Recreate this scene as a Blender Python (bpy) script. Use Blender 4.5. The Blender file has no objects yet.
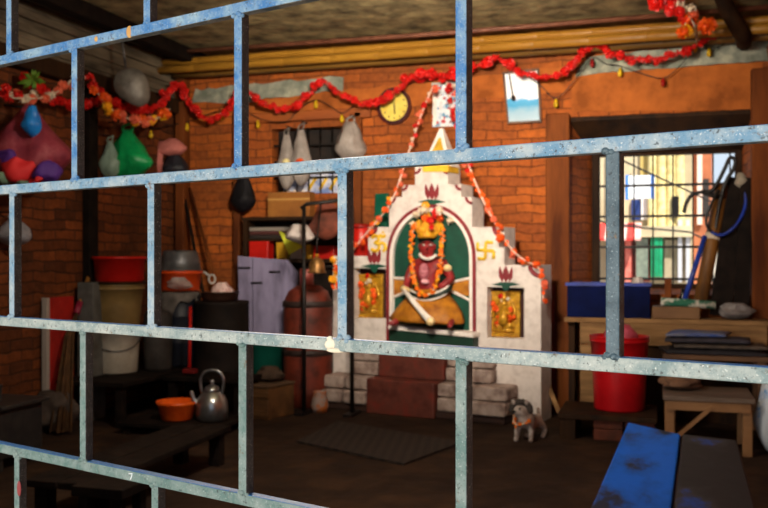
import bpy, bmesh, math, random
from mathutils import Vector, Matrix, noise
from mathutils.geometry import tessellate_polygon
random.seed(11)
S = bpy.context.scene
COL = S.collection
PI = math.pi
# ---------------------------------------------------------------- camera model (room axes: back wall y=0, left wall x=XL)
F, HX, HY = 900.0, 384.0, 257.0
CAM = Vector((1.581, -6.311, 1.05)); YAW = math.radians(17)
cy_, sy_ = math.cos(YAW), math.sin(YAW)
XL, XR, ZC = -2.07, 2.27, 2.62
def ray(px, py):
    X = (px-HX)/F; Z = -(py-HY)/F
    return Vector((cy_*X - sy_, sy_*X + cy_, Z))
def D(px, py, Y): return CAM + ray(px, py)*Y
def PY(px, py, y):
    d = ray(px, py); return CAM + d*((y-CAM.y)/d.y)
def PX(px, py, x):
    d = ray(px, py); return CAM + d*((x-CAM.x)/d.x)
def PZ(px, py, z):
    d = ray(px, py); return CAM + d*((z-CAM.z)/d.z)
def W(px, py, off=0.0):
    a = PY(px, py, -off)
    if a.x >= XL+off: return a
    return PX(px, py, XL+off)
class Plane:
    def __init__(s, origin, yaw):
        s.o = Vector(origin); s.yaw = yaw
        s.x = Vector((math.cos(yaw), math.sin(yaw), 0)); s.n = Vector((math.sin(yaw), -math.cos(yaw), 0)); s.z = Vector((0,0,1))
    def hit(s, px, py, dep=0.0):
        d = ray(px, py); q = s.o + s.n*dep
        return CAM + d*((q-CAM).dot(s.n)/d.dot(s.n))
    def loc(s, px, py, dep=0.0):
        v = s.hit(px, py, dep) - s.o
        return (v.dot(s.x), v.z)
    def w(s, a, z, dep=0.0): return s.o + s.x*a + s.z*z + s.n*dep
# ---------------------------------------------------------------- materials
def lin(c):
    if isinstance(c, str):
        c = tuple(int(c[i:i+2], 16) for i in (0,2,4))
    f = lambda v: (v/255/12.92) if v/255 <= .04045 else ((v/255+.055)/1.055)**2.4
    return (f(c[0]), f(c[1]), f(c[2]), 1)
MC = {}
def mat(key, c, c2=None, rough=.7, metal=0., scale=12., lo=.35, hi=.65, bump=0., bscale=None, spec=.4, stretch=None, alpha=None, trans=0., detail=5., c3=None, sss=0.):
    if key in MC: return MC[key]
    m = bpy.data.materials.new(key); m.use_nodes = True; MC[key] = m
    N = m.node_tree.nodes; L = m.node_tree.links
    b = N['Principled BSDF']
    b.inputs['Roughness'].default_value = rough; b.inputs['Metallic'].default_value = metal
    b.inputs['Specular IOR Level'].default_value = spec
    if trans: b.inputs['Transmission Weight'].default_value = trans
    if alpha is not None: b.inputs['Alpha'].default_value = alpha
    b.inputs['Base Color'].default_value = lin(c)
    tc = N.new('ShaderNodeTexCoord'); mp = N.new('ShaderNodeMapping'); L.new(tc.outputs['Object'], mp.inputs['Vector'])
    if stretch: mp.inputs['Scale'].default_value = stretch
    nz = N.new('ShaderNodeTexNoise'); nz.inputs['Scale'].default_value = scale; nz.inputs['Detail'].default_value = detail
    nz.inputs['Roughness'].default_value = .6
    L.new(mp.outputs[0], nz.inputs['Vector'])
    if c2:
        r = N.new('ShaderNodeValToRGB'); r.color_ramp.elements[0].position = lo; r.color_ramp.elements[1].position = hi
        r.color_ramp.elements[0].color = lin(c); r.color_ramp.elements[1].color = lin(c2)
        if c3:
            e = r.color_ramp.elements.new((lo+hi)/2); e.color = lin(c3)
        L.new(nz.outputs['Fac'], r.inputs['Fac']); L.new(r.outputs['Color'], b.inputs['Base Color'])
    if bump:
        n2 = N.new('ShaderNodeTexNoise'); n2.inputs['Scale'].default_value = bscale or scale*2; n2.inputs['Detail'].default_value = 6
        L.new(mp.outputs[0], n2.inputs['Vector'])
        bp = N.new('ShaderNodeBump'); bp.inputs['Strength'].default_value = bump; bp.inputs['Distance'].default_value = .02
        L.new(n2.outputs['Fac'], bp.inputs['Height']); L.new(bp.outputs[0], b.inputs['Normal'])
    return m
def brick_mat(key, ca, cb, mort, stain, bw=.21, rh=.066, ms=.008):
    m = bpy.data.materials.new(key); m.use_nodes = True; MC[key] = m
    N = m.node_tree.nodes; L = m.node_tree.links; b = N['Principled BSDF']
    b.inputs['Roughness'].default_value = .8; b.inputs['Specular IOR Level'].default_value = .25
    tc = N.new('ShaderNodeTexCoord'); sp = N.new('ShaderNodeSeparateXYZ'); L.new(tc.outputs['Object'], sp.inputs[0])
    ad = N.new('ShaderNodeMath'); L.new(sp.outputs[0], ad.inputs[0]); L.new(sp.outputs[1], ad.inputs[1])
    cb_ = N.new('ShaderNodeCombineXYZ'); L.new(ad.outputs[0], cb_.inputs[0]); L.new(sp.outputs[2], cb_.inputs[1])
    nz = N.new('ShaderNodeTexNoise'); nz.inputs['Scale'].default_value = 5; nz.inputs['Detail'].default_value = 4
    L.new(tc.outputs['Object'], nz.inputs['Vector'])
    mx = N.new('ShaderNodeMixRGB'); mx.blend_type = 'LINEAR_LIGHT'; mx.inputs[0].default_value = .03
    L.new(cb_.outputs[0], mx.inputs[1]); L.new(nz.outputs['Color'], mx.inputs[2])
    br = N.new('ShaderNodeTexBrick'); br.inputs['Scale'].default_value = 1; br.inputs['Brick Width'].default_value = bw
    br.inputs['Row Height'].default_value = rh; br.inputs['Mortar Size'].default_value = ms; br.inputs['Mortar Smooth'].default_value = .9
    br.inputs['Color1'].default_value = lin(ca); br.inputs['Color2'].default_value = lin(cb); br.inputs['Mortar'].default_value = lin(mort)
    br.inputs['Bias'].default_value = -.1
    L.new(mx.outputs[0], br.inputs['Vector'])
    n2 = N.new('ShaderNodeTexNoise'); n2.inputs['Scale'].default_value = 2.3; n2.inputs['Detail'].default_value = 8
    L.new(tc.outputs['Object'], n2.inputs['Vector'])
    rp = N.new('ShaderNodeValToRGB'); rp.color_ramp.elements[0].position = .38; rp.color_ramp.elements[1].position = .68
    rp.color_ramp.elements[0].color = (0,0,0,1); rp.color_ramp.elements[1].color = (.85,.85,.85,1)
    L.new(n2.outputs['Fac'], rp.inputs[0])
    mm = N.new('ShaderNodeMixRGB'); L.new(rp.outputs[0], mm.inputs[0]); L.new(br.outputs['Color'], mm.inputs[1]); mm.inputs[2].default_value = lin(stain)
    n3 = N.new('ShaderNodeTexNoise'); n3.inputs['Scale'].default_value = 30; n3.inputs['Detail'].default_value = 6
    L.new(tc.outputs['Object'], n3.inputs['Vector'])
    m3 = N.new('ShaderNodeMixRGB'); m3.blend_type = 'OVERLAY'; m3.inputs[0].default_value = .55
    L.new(mm.outputs[0], m3.inputs[1]); L.new(n3.outputs['Fac'], m3.inputs[2]); L.new(m3.outputs[0], b.inputs['Base Color'])
    mu = N.new('ShaderNodeMath'); mu.operation = 'SUBTRACT'; L.new(n3.outputs['Fac'], mu.inputs[0]); L.new(br.outputs['Fac'], mu.inputs[1])
    bp = N.new('ShaderNodeBump'); bp.inputs['Strength'].default_value = .35; bp.inputs['Distance'].default_value = .02
    L.new(mu.outputs[0], bp.inputs['Height']); L.new(bp.outputs[0], b.inputs['Normal'])
    return m
# ---------------------------------------------------------------- mesh builder
class MB:
    def __init__(s): s.v = []; s.f = []; s.sm = []
    def add(s, vs, fs, smooth=False):
        o = len(s.v); s.v += [Vector(p) for p in vs]
        for f in fs: s.f.append([i+o for i in f]); s.sm.append(smooth)
        return s
    def box(s, c, size, rot=None):
        hx, hy, hz = size[0]/2, size[1]/2, size[2]/2
        R = rot if rot is not None else Matrix.Identity(3); c = Vector(c)
        vs = [c + R @ Vector((a*hx, b*hy, d*hz)) for a in (-1,1) for b in (-1,1) for d in (-1,1)]
        return s.add(vs, [(0,1,3,2),(4,6,7,5),(0,4,5,1),(2,3,7,6),(0,2,6,4),(1,5,7,3)])
    def bx(s, x0, x1, y0, y1, z0, z1): return s.box(((x0+x1)/2,(y0+y1)/2,(z0+z1)/2), (abs(x1-x0),abs(y1-y0),abs(z1-z0)))
    def bar(s, a, b, w, h, up=(0,0,1)):
        a = Vector(a); b = Vector(b); d = (b-a); l = d.length; d.normalize(); u = Vector(up)
        if abs(d.dot(u)) > .98: u = Vector((0,1,0))
        sx = d.cross(u).normalized(); uz = sx.cross(d).normalized()
        return s.box((a+b)/2, (w, l, h), Matrix((sx, d, uz)).transposed())
    def tube(s, pts, r, n=8, cap=True, smooth=True, closed=False):
        pts = [Vector(p) for p in pts]; k = len(pts)
        rs = r if isinstance(r, (list,tuple)) else [r]*k
        vs = []; prev = None
        for i, p in enumerate(pts):
            if closed: t = pts[(i+1)%k]-pts[i-1]
            else: t = pts[min(i+1,k-1)]-pts[max(i-1,0)]
            if t.length < 1e-9: t = Vector((0,0,1))
            t.normalize()
            if prev is None:
                prev = t.orthogonal().normalized()
            prev = (prev - t*prev.dot(t))
            prev = prev.normalized() if prev.length > 1e-6 else t.orthogonal().normalized()
            bi = t.cross(prev)
            for j in range(n):
                a = 2*PI*j/n; vs.append(p + (prev*math.cos(a)+bi*math.sin(a))*rs[i])
        fs = []
        for i in range(k if closed else k-1):
            i2 = (i+1)%k
            for j in range(n):
                fs.append((i*n+j, i*n+(j+1)%n, i2*n+(j+1)%n, i2*n+j))
        if cap and not closed: fs += [tuple(range(n))[::-1], tuple((k-1)*n+j for j in range(n))]
        return s.add(vs, fs, smooth)
    def lathe(s, prof, c=(0,0,0), n=28, R=None, smooth=True, sx=1., sy=1.):
        c = Vector(c); R = R or Matrix.Identity(3); vs = []
        for r, z in prof:
            for j in range(n):
                a = 2*PI*j/n; vs.append(c + R @ Vector((r*math.cos(a)*sx, r*math.sin(a)*sy, z)))
        fs = []
        for i in range(len(prof)-1):
            for j in range(n): fs.append((i*n+j, i*n+(j+1)%n, (i+1)*n+(j+1)%n, (i+1)*n+j))
        if prof[0][0] > 1e-6: fs.append(tuple(range(n))[::-1])
        if prof[-1][0] > 1e-6: fs.append(tuple((len(prof)-1)*n+j for j in range(n)))
        return s.add(vs, fs, smooth)
    def ball(s, c, r, n=14, m=9, R=None):
        rx, ry, rz = (r,r,r) if not isinstance(r,(tuple,list)) else r
        prof = [(max(1e-4, math.sin(PI*i/m)), -math.cos(PI*i/m)) for i in range(m+1)]
        c = Vector(c); R = R or Matrix.Identity(3); vs = []
        for q, z in prof:
            for j in range(n):
                a = 2*PI*j/n; vs.append(c + R @ Vector((q*math.cos(a)*rx, q*math.sin(a)*ry, z*rz)))
        fs = [(i*n+j, i*n+(j+1)%n, (i+1)*n+(j+1)%n, (i+1)*n+j) for i in range(m) for j in range(n)]
        return s.add(vs, fs, True)
    def prism(s, pl, poly, d0, d1, holes=()):
        loops = [list(poly)] + [list(h) for h in holes]
        flat = [p for l in loops for p in l]
        tris = tessellate_polygon([[Vector((p[0], p[1], 0)) for p in l] for l in loops])
        k = len(flat)
        vs = [pl.w(p[0], p[1], d0) for p in flat] + [pl.w(p[0], p[1], d1) for p in flat]
        fs = [tuple(t) for t in tris] + [tuple(i+k for i in t[::-1]) for t in tris]
        o = 0
        for l in loops:
            q = len(l)
            for i in range(q): fs.append((o+i, o+(i+1)%q, o+(i+1)%q+k, o+i+k))
            o += q
        return s.add(vs, fs)
    def jit(s, amt, sc=8., seed=0):
        for p in s.v:
            p += Vector(noise.noise_vector(p*sc + Vector((seed, seed*2.3, 0))))*amt
        return s
    def build(s, name, m, parent=None, bevel=0, sub=0, local=False):
        me = bpy.data.meshes.new(name)
        if parent is None:
            xs = [p.x for p in s.v]; ys = [p.y for p in s.v]; zs = [p.z for p in s.v]
            o = Vector(((min(xs)+max(xs))/2, (min(ys)+max(ys))/2, min(zs)))
            Mi = Matrix.Translation(-o)
        else:
            o = Vector((0,0,0))
            Mi = Matrix.Identity(4) if local else world(parent).inverted()
        me.from_pydata([Mi @ p for p in s.v], [], s.f)
        me.polygons.foreach_set('use_smooth', s.sm); me.validate(); me.update()
        bm = bmesh.new(); bm.from_mesh(me); bmesh.ops.recalc_face_normals(bm, faces=bm.faces); bm.to_mesh(me); bm.free()
        if m: me.materials.append(m)
        ob = bpy.data.objects.new(name, me); COL.objects.link(ob); ob.location = o
        if parent: ob.parent = parent
        if bevel:
            md = ob.modifiers.new('b', 'BEVEL'); md.width = bevel; md.segments = 2; md.limit_method = 'ANGLE'; md.angle_limit = .6
        if sub:
            md = ob.modifiers.new('s', 'SUBSURF'); md.levels = sub; md.render_levels = sub
        return ob
def world(o):
    M = Matrix.LocRotScale(o.location, o.rotation_euler, o.scale)
    return world(o.parent) @ M if o.parent else M
def tag(o, label, cat=None, group=None):
    o['label'] = label
    if cat: o['category'] = cat
    if group: o['group'] = group
    return o
def struct(o, label=None):
    o['kind'] = 'structure'
    if label: o['label'] = label
    return o
def thing(name, label, cat, loc=(0,0,0), rotz=0, group=None):
    o = bpy.data.objects.new(name, None); COL.objects.link(o); o.empty_display_size = .05
    o.location = loc; o.rotation_euler = (0,0,rotz)
    return tag(o, label, cat, group)
def linkcopy(src, parent, loc, rot=(0,0,0), sc=1.):
    o = src.copy(); COL.objects.link(o); o.parent = parent; o.location = loc; o.rotation_euler = rot; o.scale = (sc,sc,sc)
    return o
def rr(a, b): return random.uniform(a, b)
def spline(pts, per=6):
    pts = [Vector(p) for p in pts]; out = []
    for i in range(len(pts)-1):
        p0 = pts[max(i-1,0)]; p1 = pts[i]; p2 = pts[i+1]; p3 = pts[min(i+2,len(pts)-1)]
        for k in range(per):
            t = k/per
            out.append(.5*((2*p1)+(-p0+p2)*t+(2*p0-5*p1+4*p2-p3)*t*t+(-p0+3*p1-3*p2+p3)*t**3))
    out.append(pts[-1]); return out
def resample(pts, step):
    out = [pts[0].copy()]; acc = 0
    for a, b in zip(pts, pts[1:]):
        l = (b-a).length; d = step-acc
        while d <= l:
            out.append(a.lerp(b, d/l)); d += step
        acc = (acc + l) % step
    return out
# ---------------------------------------------------------------- palette
wood_dark = mat('dark wood', '1d120b', '38220f', rough=.75, spec=.15, scale=9, stretch=(1,1,.15), bump=.2)
wood_warm = mat('warm reddish wood', '4a220c', '7e431a', rough=.75, spec=.15, scale=8, stretch=(1,1,.15), bump=.2)
wood_pale = mat('pale dusty wood', '64482e', 'a07a50', rough=.8, spec=.15, bscale=30, scale=7, stretch=(.3,1,2), bump=.25)
wood_black = mat('blackened wood', '0f0a08', '201712', rough=.8, spec=.12, scale=10, bump=.2)
iron = mat('black iron', '0e0d0d', '221a16', rough=.5, metal=.4, scale=30)
steel = mat('dull steel', '8d9094', '5c5f63', rough=.38, metal=.9, scale=14)
red_pl = mat('red plastic', 'c81f14', 'a5150e', rough=.35, scale=5)
orange_pl = mat('orange plastic', 'e2511a', 'c03f12', rough=.4, scale=5)
green_leaf = mat('leaf green', '4a7a22', '6a8f2a', rough=.6)
white_wash = mat('whitewash', 'd9cfc8', 'a99c95', rough=.85, scale=14, lo=.45, hi=.85, bump=.25, bscale=22)
maroon = mat('maroon paint', '6e1a22', '86242a', rough=.6, scale=20)
yellow_pt = mat('yellow paint', 'e8c235', 'cfa11f', rough=.6, scale=20)
green_pt = mat('dark green paint', '0b4a38', '083a2c', rough=.55, scale=10)
ochre_cl = mat('ochre cloth paint', 'b87614', '8a4f10', rough=.6, scale=16, bump=.25)
brass = mat('brass', 'd8a42c', '9a6a18', rough=.35, metal=.35, scale=30, bump=.3, bscale=60)
red_fl = mat('red petal', 'e01c10', 'b00c0c', rough=.45, scale=20)
orange_fl = mat('orange petal', 'f0640f', 'd84a08', rough=.55, scale=20)
yellow_fl = mat('yellow petal', 'f0b413', 'e09008', rough=.55, scale=20)
white_fl = mat('white petal', 'e6dcc4', 'd2b89a', rough=.55, scale=20)
salmon_fl = mat('salmon petal', 'e0724e', 'd8583a', rough=.55, scale=20)
string_m = mat('cotton string', 'c9b8a0', rough=.9)
# ================================================================ room shell
brick = brick_mat('orange brick', 'b25c1e', '86421a', '5e2f12', '7a4019')
mud = mat('trodden earth floor', '21150f', '382619', rough=.9, scale=5, bump=.5, bscale=9, c3='2b1d14', spec=.15)
f = MB().bx(-2.4, 2.6, -5.6, .4, -.1, 0).build('floor', mud); struct(f)
# back wall with splayed window hole
wl0 = PY(569, 200, 0).x; wr0 = PY(752, 200, 0).x; wt0 = PY(660, 113, 0).z; wb0 = .80
wl1 = PY(592, 200, .36).x; wr1 = PY(742, 200, .36).x; wt1 = PY(660, 150, .36).z; wb1 = PY(660, 288, .36).z
def rect(a, b, c, d): return [(a,c),(b,c),(b,d),(a,d)]
# small barred niche on the left part of the back wall
nl, nr, nt, nb = PY(272,150,0).x, PY(343,150,0).x, PY(300,128,0).z, PY(300,194,0).z
def wall_back():
    mb = MB(); x0, x1 = XL-.4, XR+.4
    o = rect(x0, x1, -.1, ZC+.2)
    hA = rect(wl0, wr0, wb0, wt0); hB = rect(wl1, wr1, wb1, wt1)
    nA = rect(nl, nr, nb, nt)
    def face(y, holes):
        loops = [o]+holes; flat = [p for l in loops for p in l]
        tr = tessellate_polygon([[Vector((p[0],p[1],0)) for p in l] for l in loops])
        mb.add([(p[0],y,p[1]) for p in flat], [tuple(t) for t in tr])
    face(0, [hA, nA]); face(.42, [hB])
    for i in range(4):
        a, b = hA[i], hA[(i+1)%4]; c, d = hB[i], hB[(i+1)%4]
        mb.add([(a[0],0,a[1]),(b[0],0,b[1]),(d[0],.36,d[1]),(c[0],.36,c[1])], [(0,1,2,3)])
        mb.add([(c[0],.36,c[1]),(d[0],.36,d[1]),(d[0],.42,d[1]),(c[0],.42,c[1])], [(0,1,2,3)])
        a, b = nA[i], nA[(i+1)%4]
        mb.add([(a[0],0,a[1]),(b[0],0,b[1]),(b[0],.16,b[1]),(a[0],.16,a[1])], [(0,1,2,3)])
    mb.add([(p[0],.16,p[1]) for p in nA], [(0,1,2,3)])
    return mb
w = wall_back().build('wall_back', brick); struct(w)
sooty = brick_mat('dark brick', '7e401a', '48240f', '331b0d', '3f220f')  # left wall brick in a darker tone than the back wall
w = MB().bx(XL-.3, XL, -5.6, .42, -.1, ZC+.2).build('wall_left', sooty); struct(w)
plaster_o = mat('orange mud plaster', 'b5642a', '84461c', rough=.85, spec=.15, scale=5, bump=.3, c3='a45a26')
w = MB().bx(XR, XR+.3, -5.6, .42, -.1, ZC+.2).build('wall_right', brick); struct(w)
ceil_m = mat('sooty plaster ceiling', '564c34', 'b8a878', rough=.9, scale=6, lo=.33, hi=.68, bump=.5, bscale=14)
c = MB().bx(XL-.3, XR+.3, -7.0, .42, ZC, ZC+.15).build('ceiling', ceil_m); struct(c)  # unseen overhang past the front wall added to keep sun off the grille
# rough lath boards under the left part of the ceiling and a beam along their edge
lath_m = mat('sooty lath', '3a3226', '7d705a', rough=.85, scale=8, bump=.5, stretch=(1,.2,1))
mb = MB(); xx = XL
i = 0
xb = PY(184, 48, -.3).x
while xx < xb-.06:
    wv = rr(.07, .1); mb.box((xx+wv/2, -2.4, ZC-.012-rr(0,.018)), (wv*.93, 4.8, .024)); xx += wv
struct(mb.build('trim_1', lath_m))
struct(MB().bx(xb-.05, xb+.05, -4.8, -.02, ZC-.1, ZC).build('trim_2', wood_black, bevel=.01))
# beam along the left wall, corner post, dark pipe-like post, narrow posts
a = PX(60, 72, XL+.05)
mb = MB(); zz0 = a.z+.06; k = 0
while zz0 < ZC-.02:
    hh0 = rr(.035,.055); mb.bx(XL, XL+.02+rr(0,.018), -4.8, -.04, zz0, min(zz0+hh0*.9, ZC-.015)); zz0 += hh0
struct(mb.build('trim_15', lath_m))
struct(MB().bx(XL, XL+.09, -4.8, 0, a.z-.05, a.z+.06).build('trim_3', wood_dark, bevel=.01))
p = PY(182, 200, -.06); struct(MB().bx(p.x-.04, p.x+.04, -.1, -.001, 0, ZC-.1).build('trim_4', wood_warm, bevel=.008))
p = PY(237, 200, -.04); struct(MB().bx(p.x-.028, p.x+.028, -.06, -.001, 0, 2.2).build('trim_5', wood_warm, bevel=.008))
p = PX(93, 150, XL+.05); struct(MB().bx(XL, XL+.06, p.y-.05, p.y+.05, 0, a.z-.05).build('trim_6', wood_black, bevel=.008))
p = PY(556, 200, -.05); struct(MB().bx(p.x-.07, wl0+.01, -.07, -.001, 0, wt0+.02).build('trim_7', wood_warm, bevel=.01))
p = PY(760, 200, -.05); struct(MB().bx(wr0-.01, p.x+.06, -.08, -.001, 0, wt0+.25).build('trim_8', wood_warm, bevel=.01))
p = PY(358, 160, -.03); struct(MB().bx(p.x-.03, p.x+.03, -.05, -.001, 0, 2.12).build('trim_9', wood_warm, bevel=.008))
# long lintel timber over the niche
zA, zB = PY(250, 124, 0).z, PY(350, 112, 0).z
struct(MB().bx(PY(246,118,0).x, PY(372,118,0).x, -.05, -.001, min(zA,zB), max(zA,zB)+.02).build('trim_10', mat('orange timber','a3551c','7a3a12',rough=.7,scale=6,stretch=(.2,1,1),bump=.3), bevel=.01))
# dark wooden lintel boards lining the head of the window recess
mb = MB(); mb.add([(wl0,.001,wt0-.004),(wr0,.001,wt0-.004),(wr1,.36,wt1-.004),(wl1,.36,wt1-.004),(wl0,.001,wt0-.03),(wr0,.001,wt0-.03),(wr1,.36,wt1-.03),(wl1,.36,wt1-.03)],
    [(0,1,2,3),(4,7,6,5),(0,4,5,1),(3,2,6,7),(0,3,7,4),(1,5,6,2)])
struct(mb.build('trim_11', wood_dark))
# orange mud plaster panel over the window and pale lime plaster band under the bamboo
PW = Plane((0,0,0), 0)
def wallpoly(pts): return [PW.loc(*p) for p in pts]
def rough_edge(pts, amp=.012, step=.06, closed=True):
    out = []; n = len(pts)
    for i in range(n):
        a = Vector(pts[i]).to_2d() if len(pts[i])>2 else Vector(pts[i]); b = Vector(pts[(i+1)%n]); l = (b-a).length; k = max(1,int(l/step))
        for j in range(k):
            q = a.lerp(b, j/k); out.append((q.x+rr(-amp,amp), q.y+rr(-amp,amp)))
    return out
struct(MB().prism(PW, rough_edge(wallpoly([(572,112),(572,76),(650,70),(762,62),(762,110)]),.006), 0, .012).build('trim_12', plaster_o))
lime = mat('pale lime plaster', '6c7263', 'a8a791', rough=.85, scale=9, bump=.4, c3='85887a')
struct(MB().prism(PW, rough_edge(wallpoly([(575,76),(590,58),(690,45),(768,38),(768,62),(650,70)]),.01), 0, .014).build('trim_13', lime))
struct(MB().prism(PW, rough_edge(wallpoly([(192,103),(196,90),(345,76),(342,90),(290,96),(240,103)]),.012), 0, .012).build('trim_14', lime))
struct(MB().prism(PW, rough_edge(wallpoly([(243,122),(243,104),(345,90),(470,78),(566,66),(566,92),(470,100),(372,112)]),.008), 0, .008).build('trim_16', plaster_o))
# front wall beside / below / above the grille opening (grille plane)
GP = Plane(D(384, 257, .984), -math.radians(35.1-17))
gs0, gs1 = GP.loc(-260, 257)[0], GP.loc(900, 257)[0]
fw = mat('front plaster', '8f8578', '6d6458', rough=.85, scale=6, bump=.3)
gp2 = Plane(GP.o - GP.n*.10, GP.yaw)
zo = -GP.o.z
struct(MB().prism(gp2, [(-3.6,zo-.1),(3.0,zo-.1),(3.0,ZC-GP.o.z),(-3.6,ZC-GP.o.z)], -.05, .05,
    holes=[[(gs0,-.62),(gs1,-.62),(gs1,1.2),(gs0,1.2)]]).build('wall_front', fw))
# ---------------------------------------------------------------- window 1 (barred, in the recess)
w1 = bpy.data.objects.new('window_1', None); COL.objects.link(w1); struct(w1, 'barred window in the splayed recess looking onto the street')
w1.location = ((wl1+wr1)/2, .36, wb1)
mb = MB(); fwid = .055
mb.bx(wl1, wl1+fwid, .34, .42, wb1, wt1); mb.bx(wr1-fwid*.8, wr1, .34, .42, wb1, wt1); mb.bx(wl1+fwid, wr1-fwid*.8, .34, .42, wt1-.035, wt1); mb.bx(wl1+fwid, wr1-fwid*.8, .34, .42, wb1, wb1+.03)
mb.build('window_frame', wood_dark, w1, bevel=.005)
for py in (185, 216, 247, 279):
    z = PY(665, py, .38).z
    MB().bx(wl1+fwid-.005, wr1-fwid*.8+.005, .374, .386, z-.009, z+.009).build('horizontal_bar', iron, w1)
for px in (614, 634, 653, 673, 693, 713, 730):
    x = PY(px, 220, .38).x
    MB().tube([(x,.38,wb1+.025),(x,.38,wt1-.03)], .0055, 8).build('vertical_bar', iron, w1)
# ---------------------------------------------------------------- window 2 (small barred niche)
w2 = bpy.data.objects.new('window_2', None); COL.objects.link(w2); struct(w2, 'small dark barred niche in the left part of the brick wall')
w2.location = ((nl+nr)/2, 0, nb)
dk = mat('dark niche wood', '120d0a', '251912', rough=.8)
MB().bx(nl, nr, .12, .155, nb, nt).build('niche_back', dk, w2)
for i in range(1, 4):
    z = nb+(nt-nb)*i/4; MB().bx(nl, nr, .03, .04, z-.007, z+.007).build('horizontal_bar', iron, w2)
for i in range(1, 6):
    x = nl+(nr-nl)*i/6; MB().tube([(x,.035,nb),(x,.035,nt)], .006, 6).build('vertical_bar', iron, w2)
# printed packets standing in the niche
def bagbody(c, wx, h, wy, seed, n=26, m=18, neck=.12, lump=.25):
    mb = MB(); vs = []
    for i in range(m+1):
        t = i/m
        r = .12 if t == 0 else (math.sin(min(1, t/.38)*PI/2)**.55 if t < .38 else neck+(1-neck)*(1-((t-.38)/.62)**1.25))
        for j in range(n):
            a = 2*PI*j/n
            q = Vector((math.cos(a)*r*wx/2, math.sin(a)*r*wy/2, t*h))
            k = 1 + lump*noise.noise(Vector((math.cos(a)*1.6, math.sin(a)*1.6, t*3+seed))) + lump*.35*math.sin(a*9+seed+3*t)*t
            q.x *= k; q.y *= k
            vs.append(Vector(c)+q)
    fs = [(i*n+j, i*n+(j+1)%n, (i+1)*n+(j+1)%n, (i+1)*n+j) for i in range(m) for j in range(n)]
    fs += [tuple(range(n))[::-1], tuple(m*n+j for j in range(n))]
    return mb.add(vs, fs, True)
def pxbag(name, label, cat, px0, px1, py0, py1, m, off=.09, seed=0, handles=True, group=None, hm=None, lump=.25, neck=.12, nail=True):
    pc = W((px0+px1)/2, py1, off); pt = W((px0+px1)/2, py0, off); Y = (pc-CAM).dot(Vector((-sy_,cy_,0)))
    wid = (px1-px0)*Y/F; h = pt.z-pc.z
    t = thing(name, label, cat, pc, 0, group)
    bagbody(pc, wid, h*.86, min(wid*.7, off*1.9), seed, lump=lump, neck=neck).build('bag_body', m, t)
    if handles:
        for sg in (-1, 1):
            base = pc+Vector((sg*wid*.03, 0, h*.84)); top = pc+Vector((0, off*.55, h))
            MB().tube(spline([base+Vector((sg*wid*.05,0,-.02)), base+Vector((sg*wid*.09,.0,h*.07)), top]), wid*.035, 6).build('handle', hm or m, t)
    if nail:
        n = pc+Vector((0,0,h))
        if n.x > XL+off*1.5: MB().tube([n+Vector((0,-.01,0)), Vector((n.x, .02, n.z))], .005, 6).build('nail', iron, t)
        else: MB().tube([n, Vector((XL-.02, n.y, n.z))], .005, 6).build('nail', iron, t)
    return t
# ---------------------------------------------------------------- bamboo bundle and brown pole on the wall head
bam = mat('golden bamboo', 'b5822c', '8a5c1a', rough=.45, scale=10, stretch=(.1,1,1), bump=.1)
bam2 = mat('aged bamboo', '8a642a', '5c4018', rough=.5, scale=10, stretch=(.1,1,1))
x0 = PY(152, 72, -.28).x; x1 = XR-.02
def bamboo(name, label, y, z, r, m, xa=x0, xb=x1, cat='bamboo pole', node=.36, group='bamboo poles under the ceiling'):
    t = thing(name, label, cat, ((xa+xb)/2, y, z-r), 0, group)
    pts, rs, x = [], [], xa; k = 0
    while x < xb:
        pts.append((x, y, z)); rs.append(r)
        e = min(x+node, xb)
        pts += [(e-.02, y, z), (e-.008, y, z), (e, y, z)]; rs += [r*.98, r*1.1, r*.97]; x = e+.001
    MB().tube(pts, rs, 12).build('culm', m, t)
    return t
zb = PY(152, 74, -.25).z
zb += .02
bamboo('bamboo_pole', 'thick golden bamboo pole, front lowest of the bundle under the ceiling', -.27, zb, .032, bam)
bamboo('bamboo_pole', 'golden bamboo pole lying just above the thick front pole', -.24, zb+.060, .028, bam, x0+.02)
bamboo('bamboo_pole', 'aged brown bamboo pole behind the golden bundle against the wall', -.13, zb-.01, .034, bam2, x0+.1)
t = thing('wooden_pole', 'thin reddish brown pole running above the bamboo bundle', 'pole', (0, -.32, zb+.1))
MB().tube([(x0, -.33, zb+.115), ((x0+x1)/2, -.33, zb+.105), (x1, -.33, zb+.118)], .017, 8).build('shaft', mat('red brown pole', '5a3322', '7a4a34', rough=.6), t)
# tin on the bamboo end
p = PY(171, 68, -.22)
tag(MB().lathe([(.04,0),(.045,.01),(.045,.09),(.036,.105),(0.001,.107)], (p.x+.06, -.255, zb+.118), 18).build('tin_can', steel), 'small grey tin resting on the left end of the bamboo poles', 'tin')
# dark rafter at the upper right
t = thing('rafter', 'dark slanting branch-like rafter at the upper right ceiling corner', 'rafter', PY(735, 30, -.5))
MB().tube(spline([PY(716,-25,-.6), PY(728,8,-.45), PY(742,34,-.3), PY(744,44,-.05)]), [.05]*19, 9).jit(.012,6).build('shaft', wood_dark, t)
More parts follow.
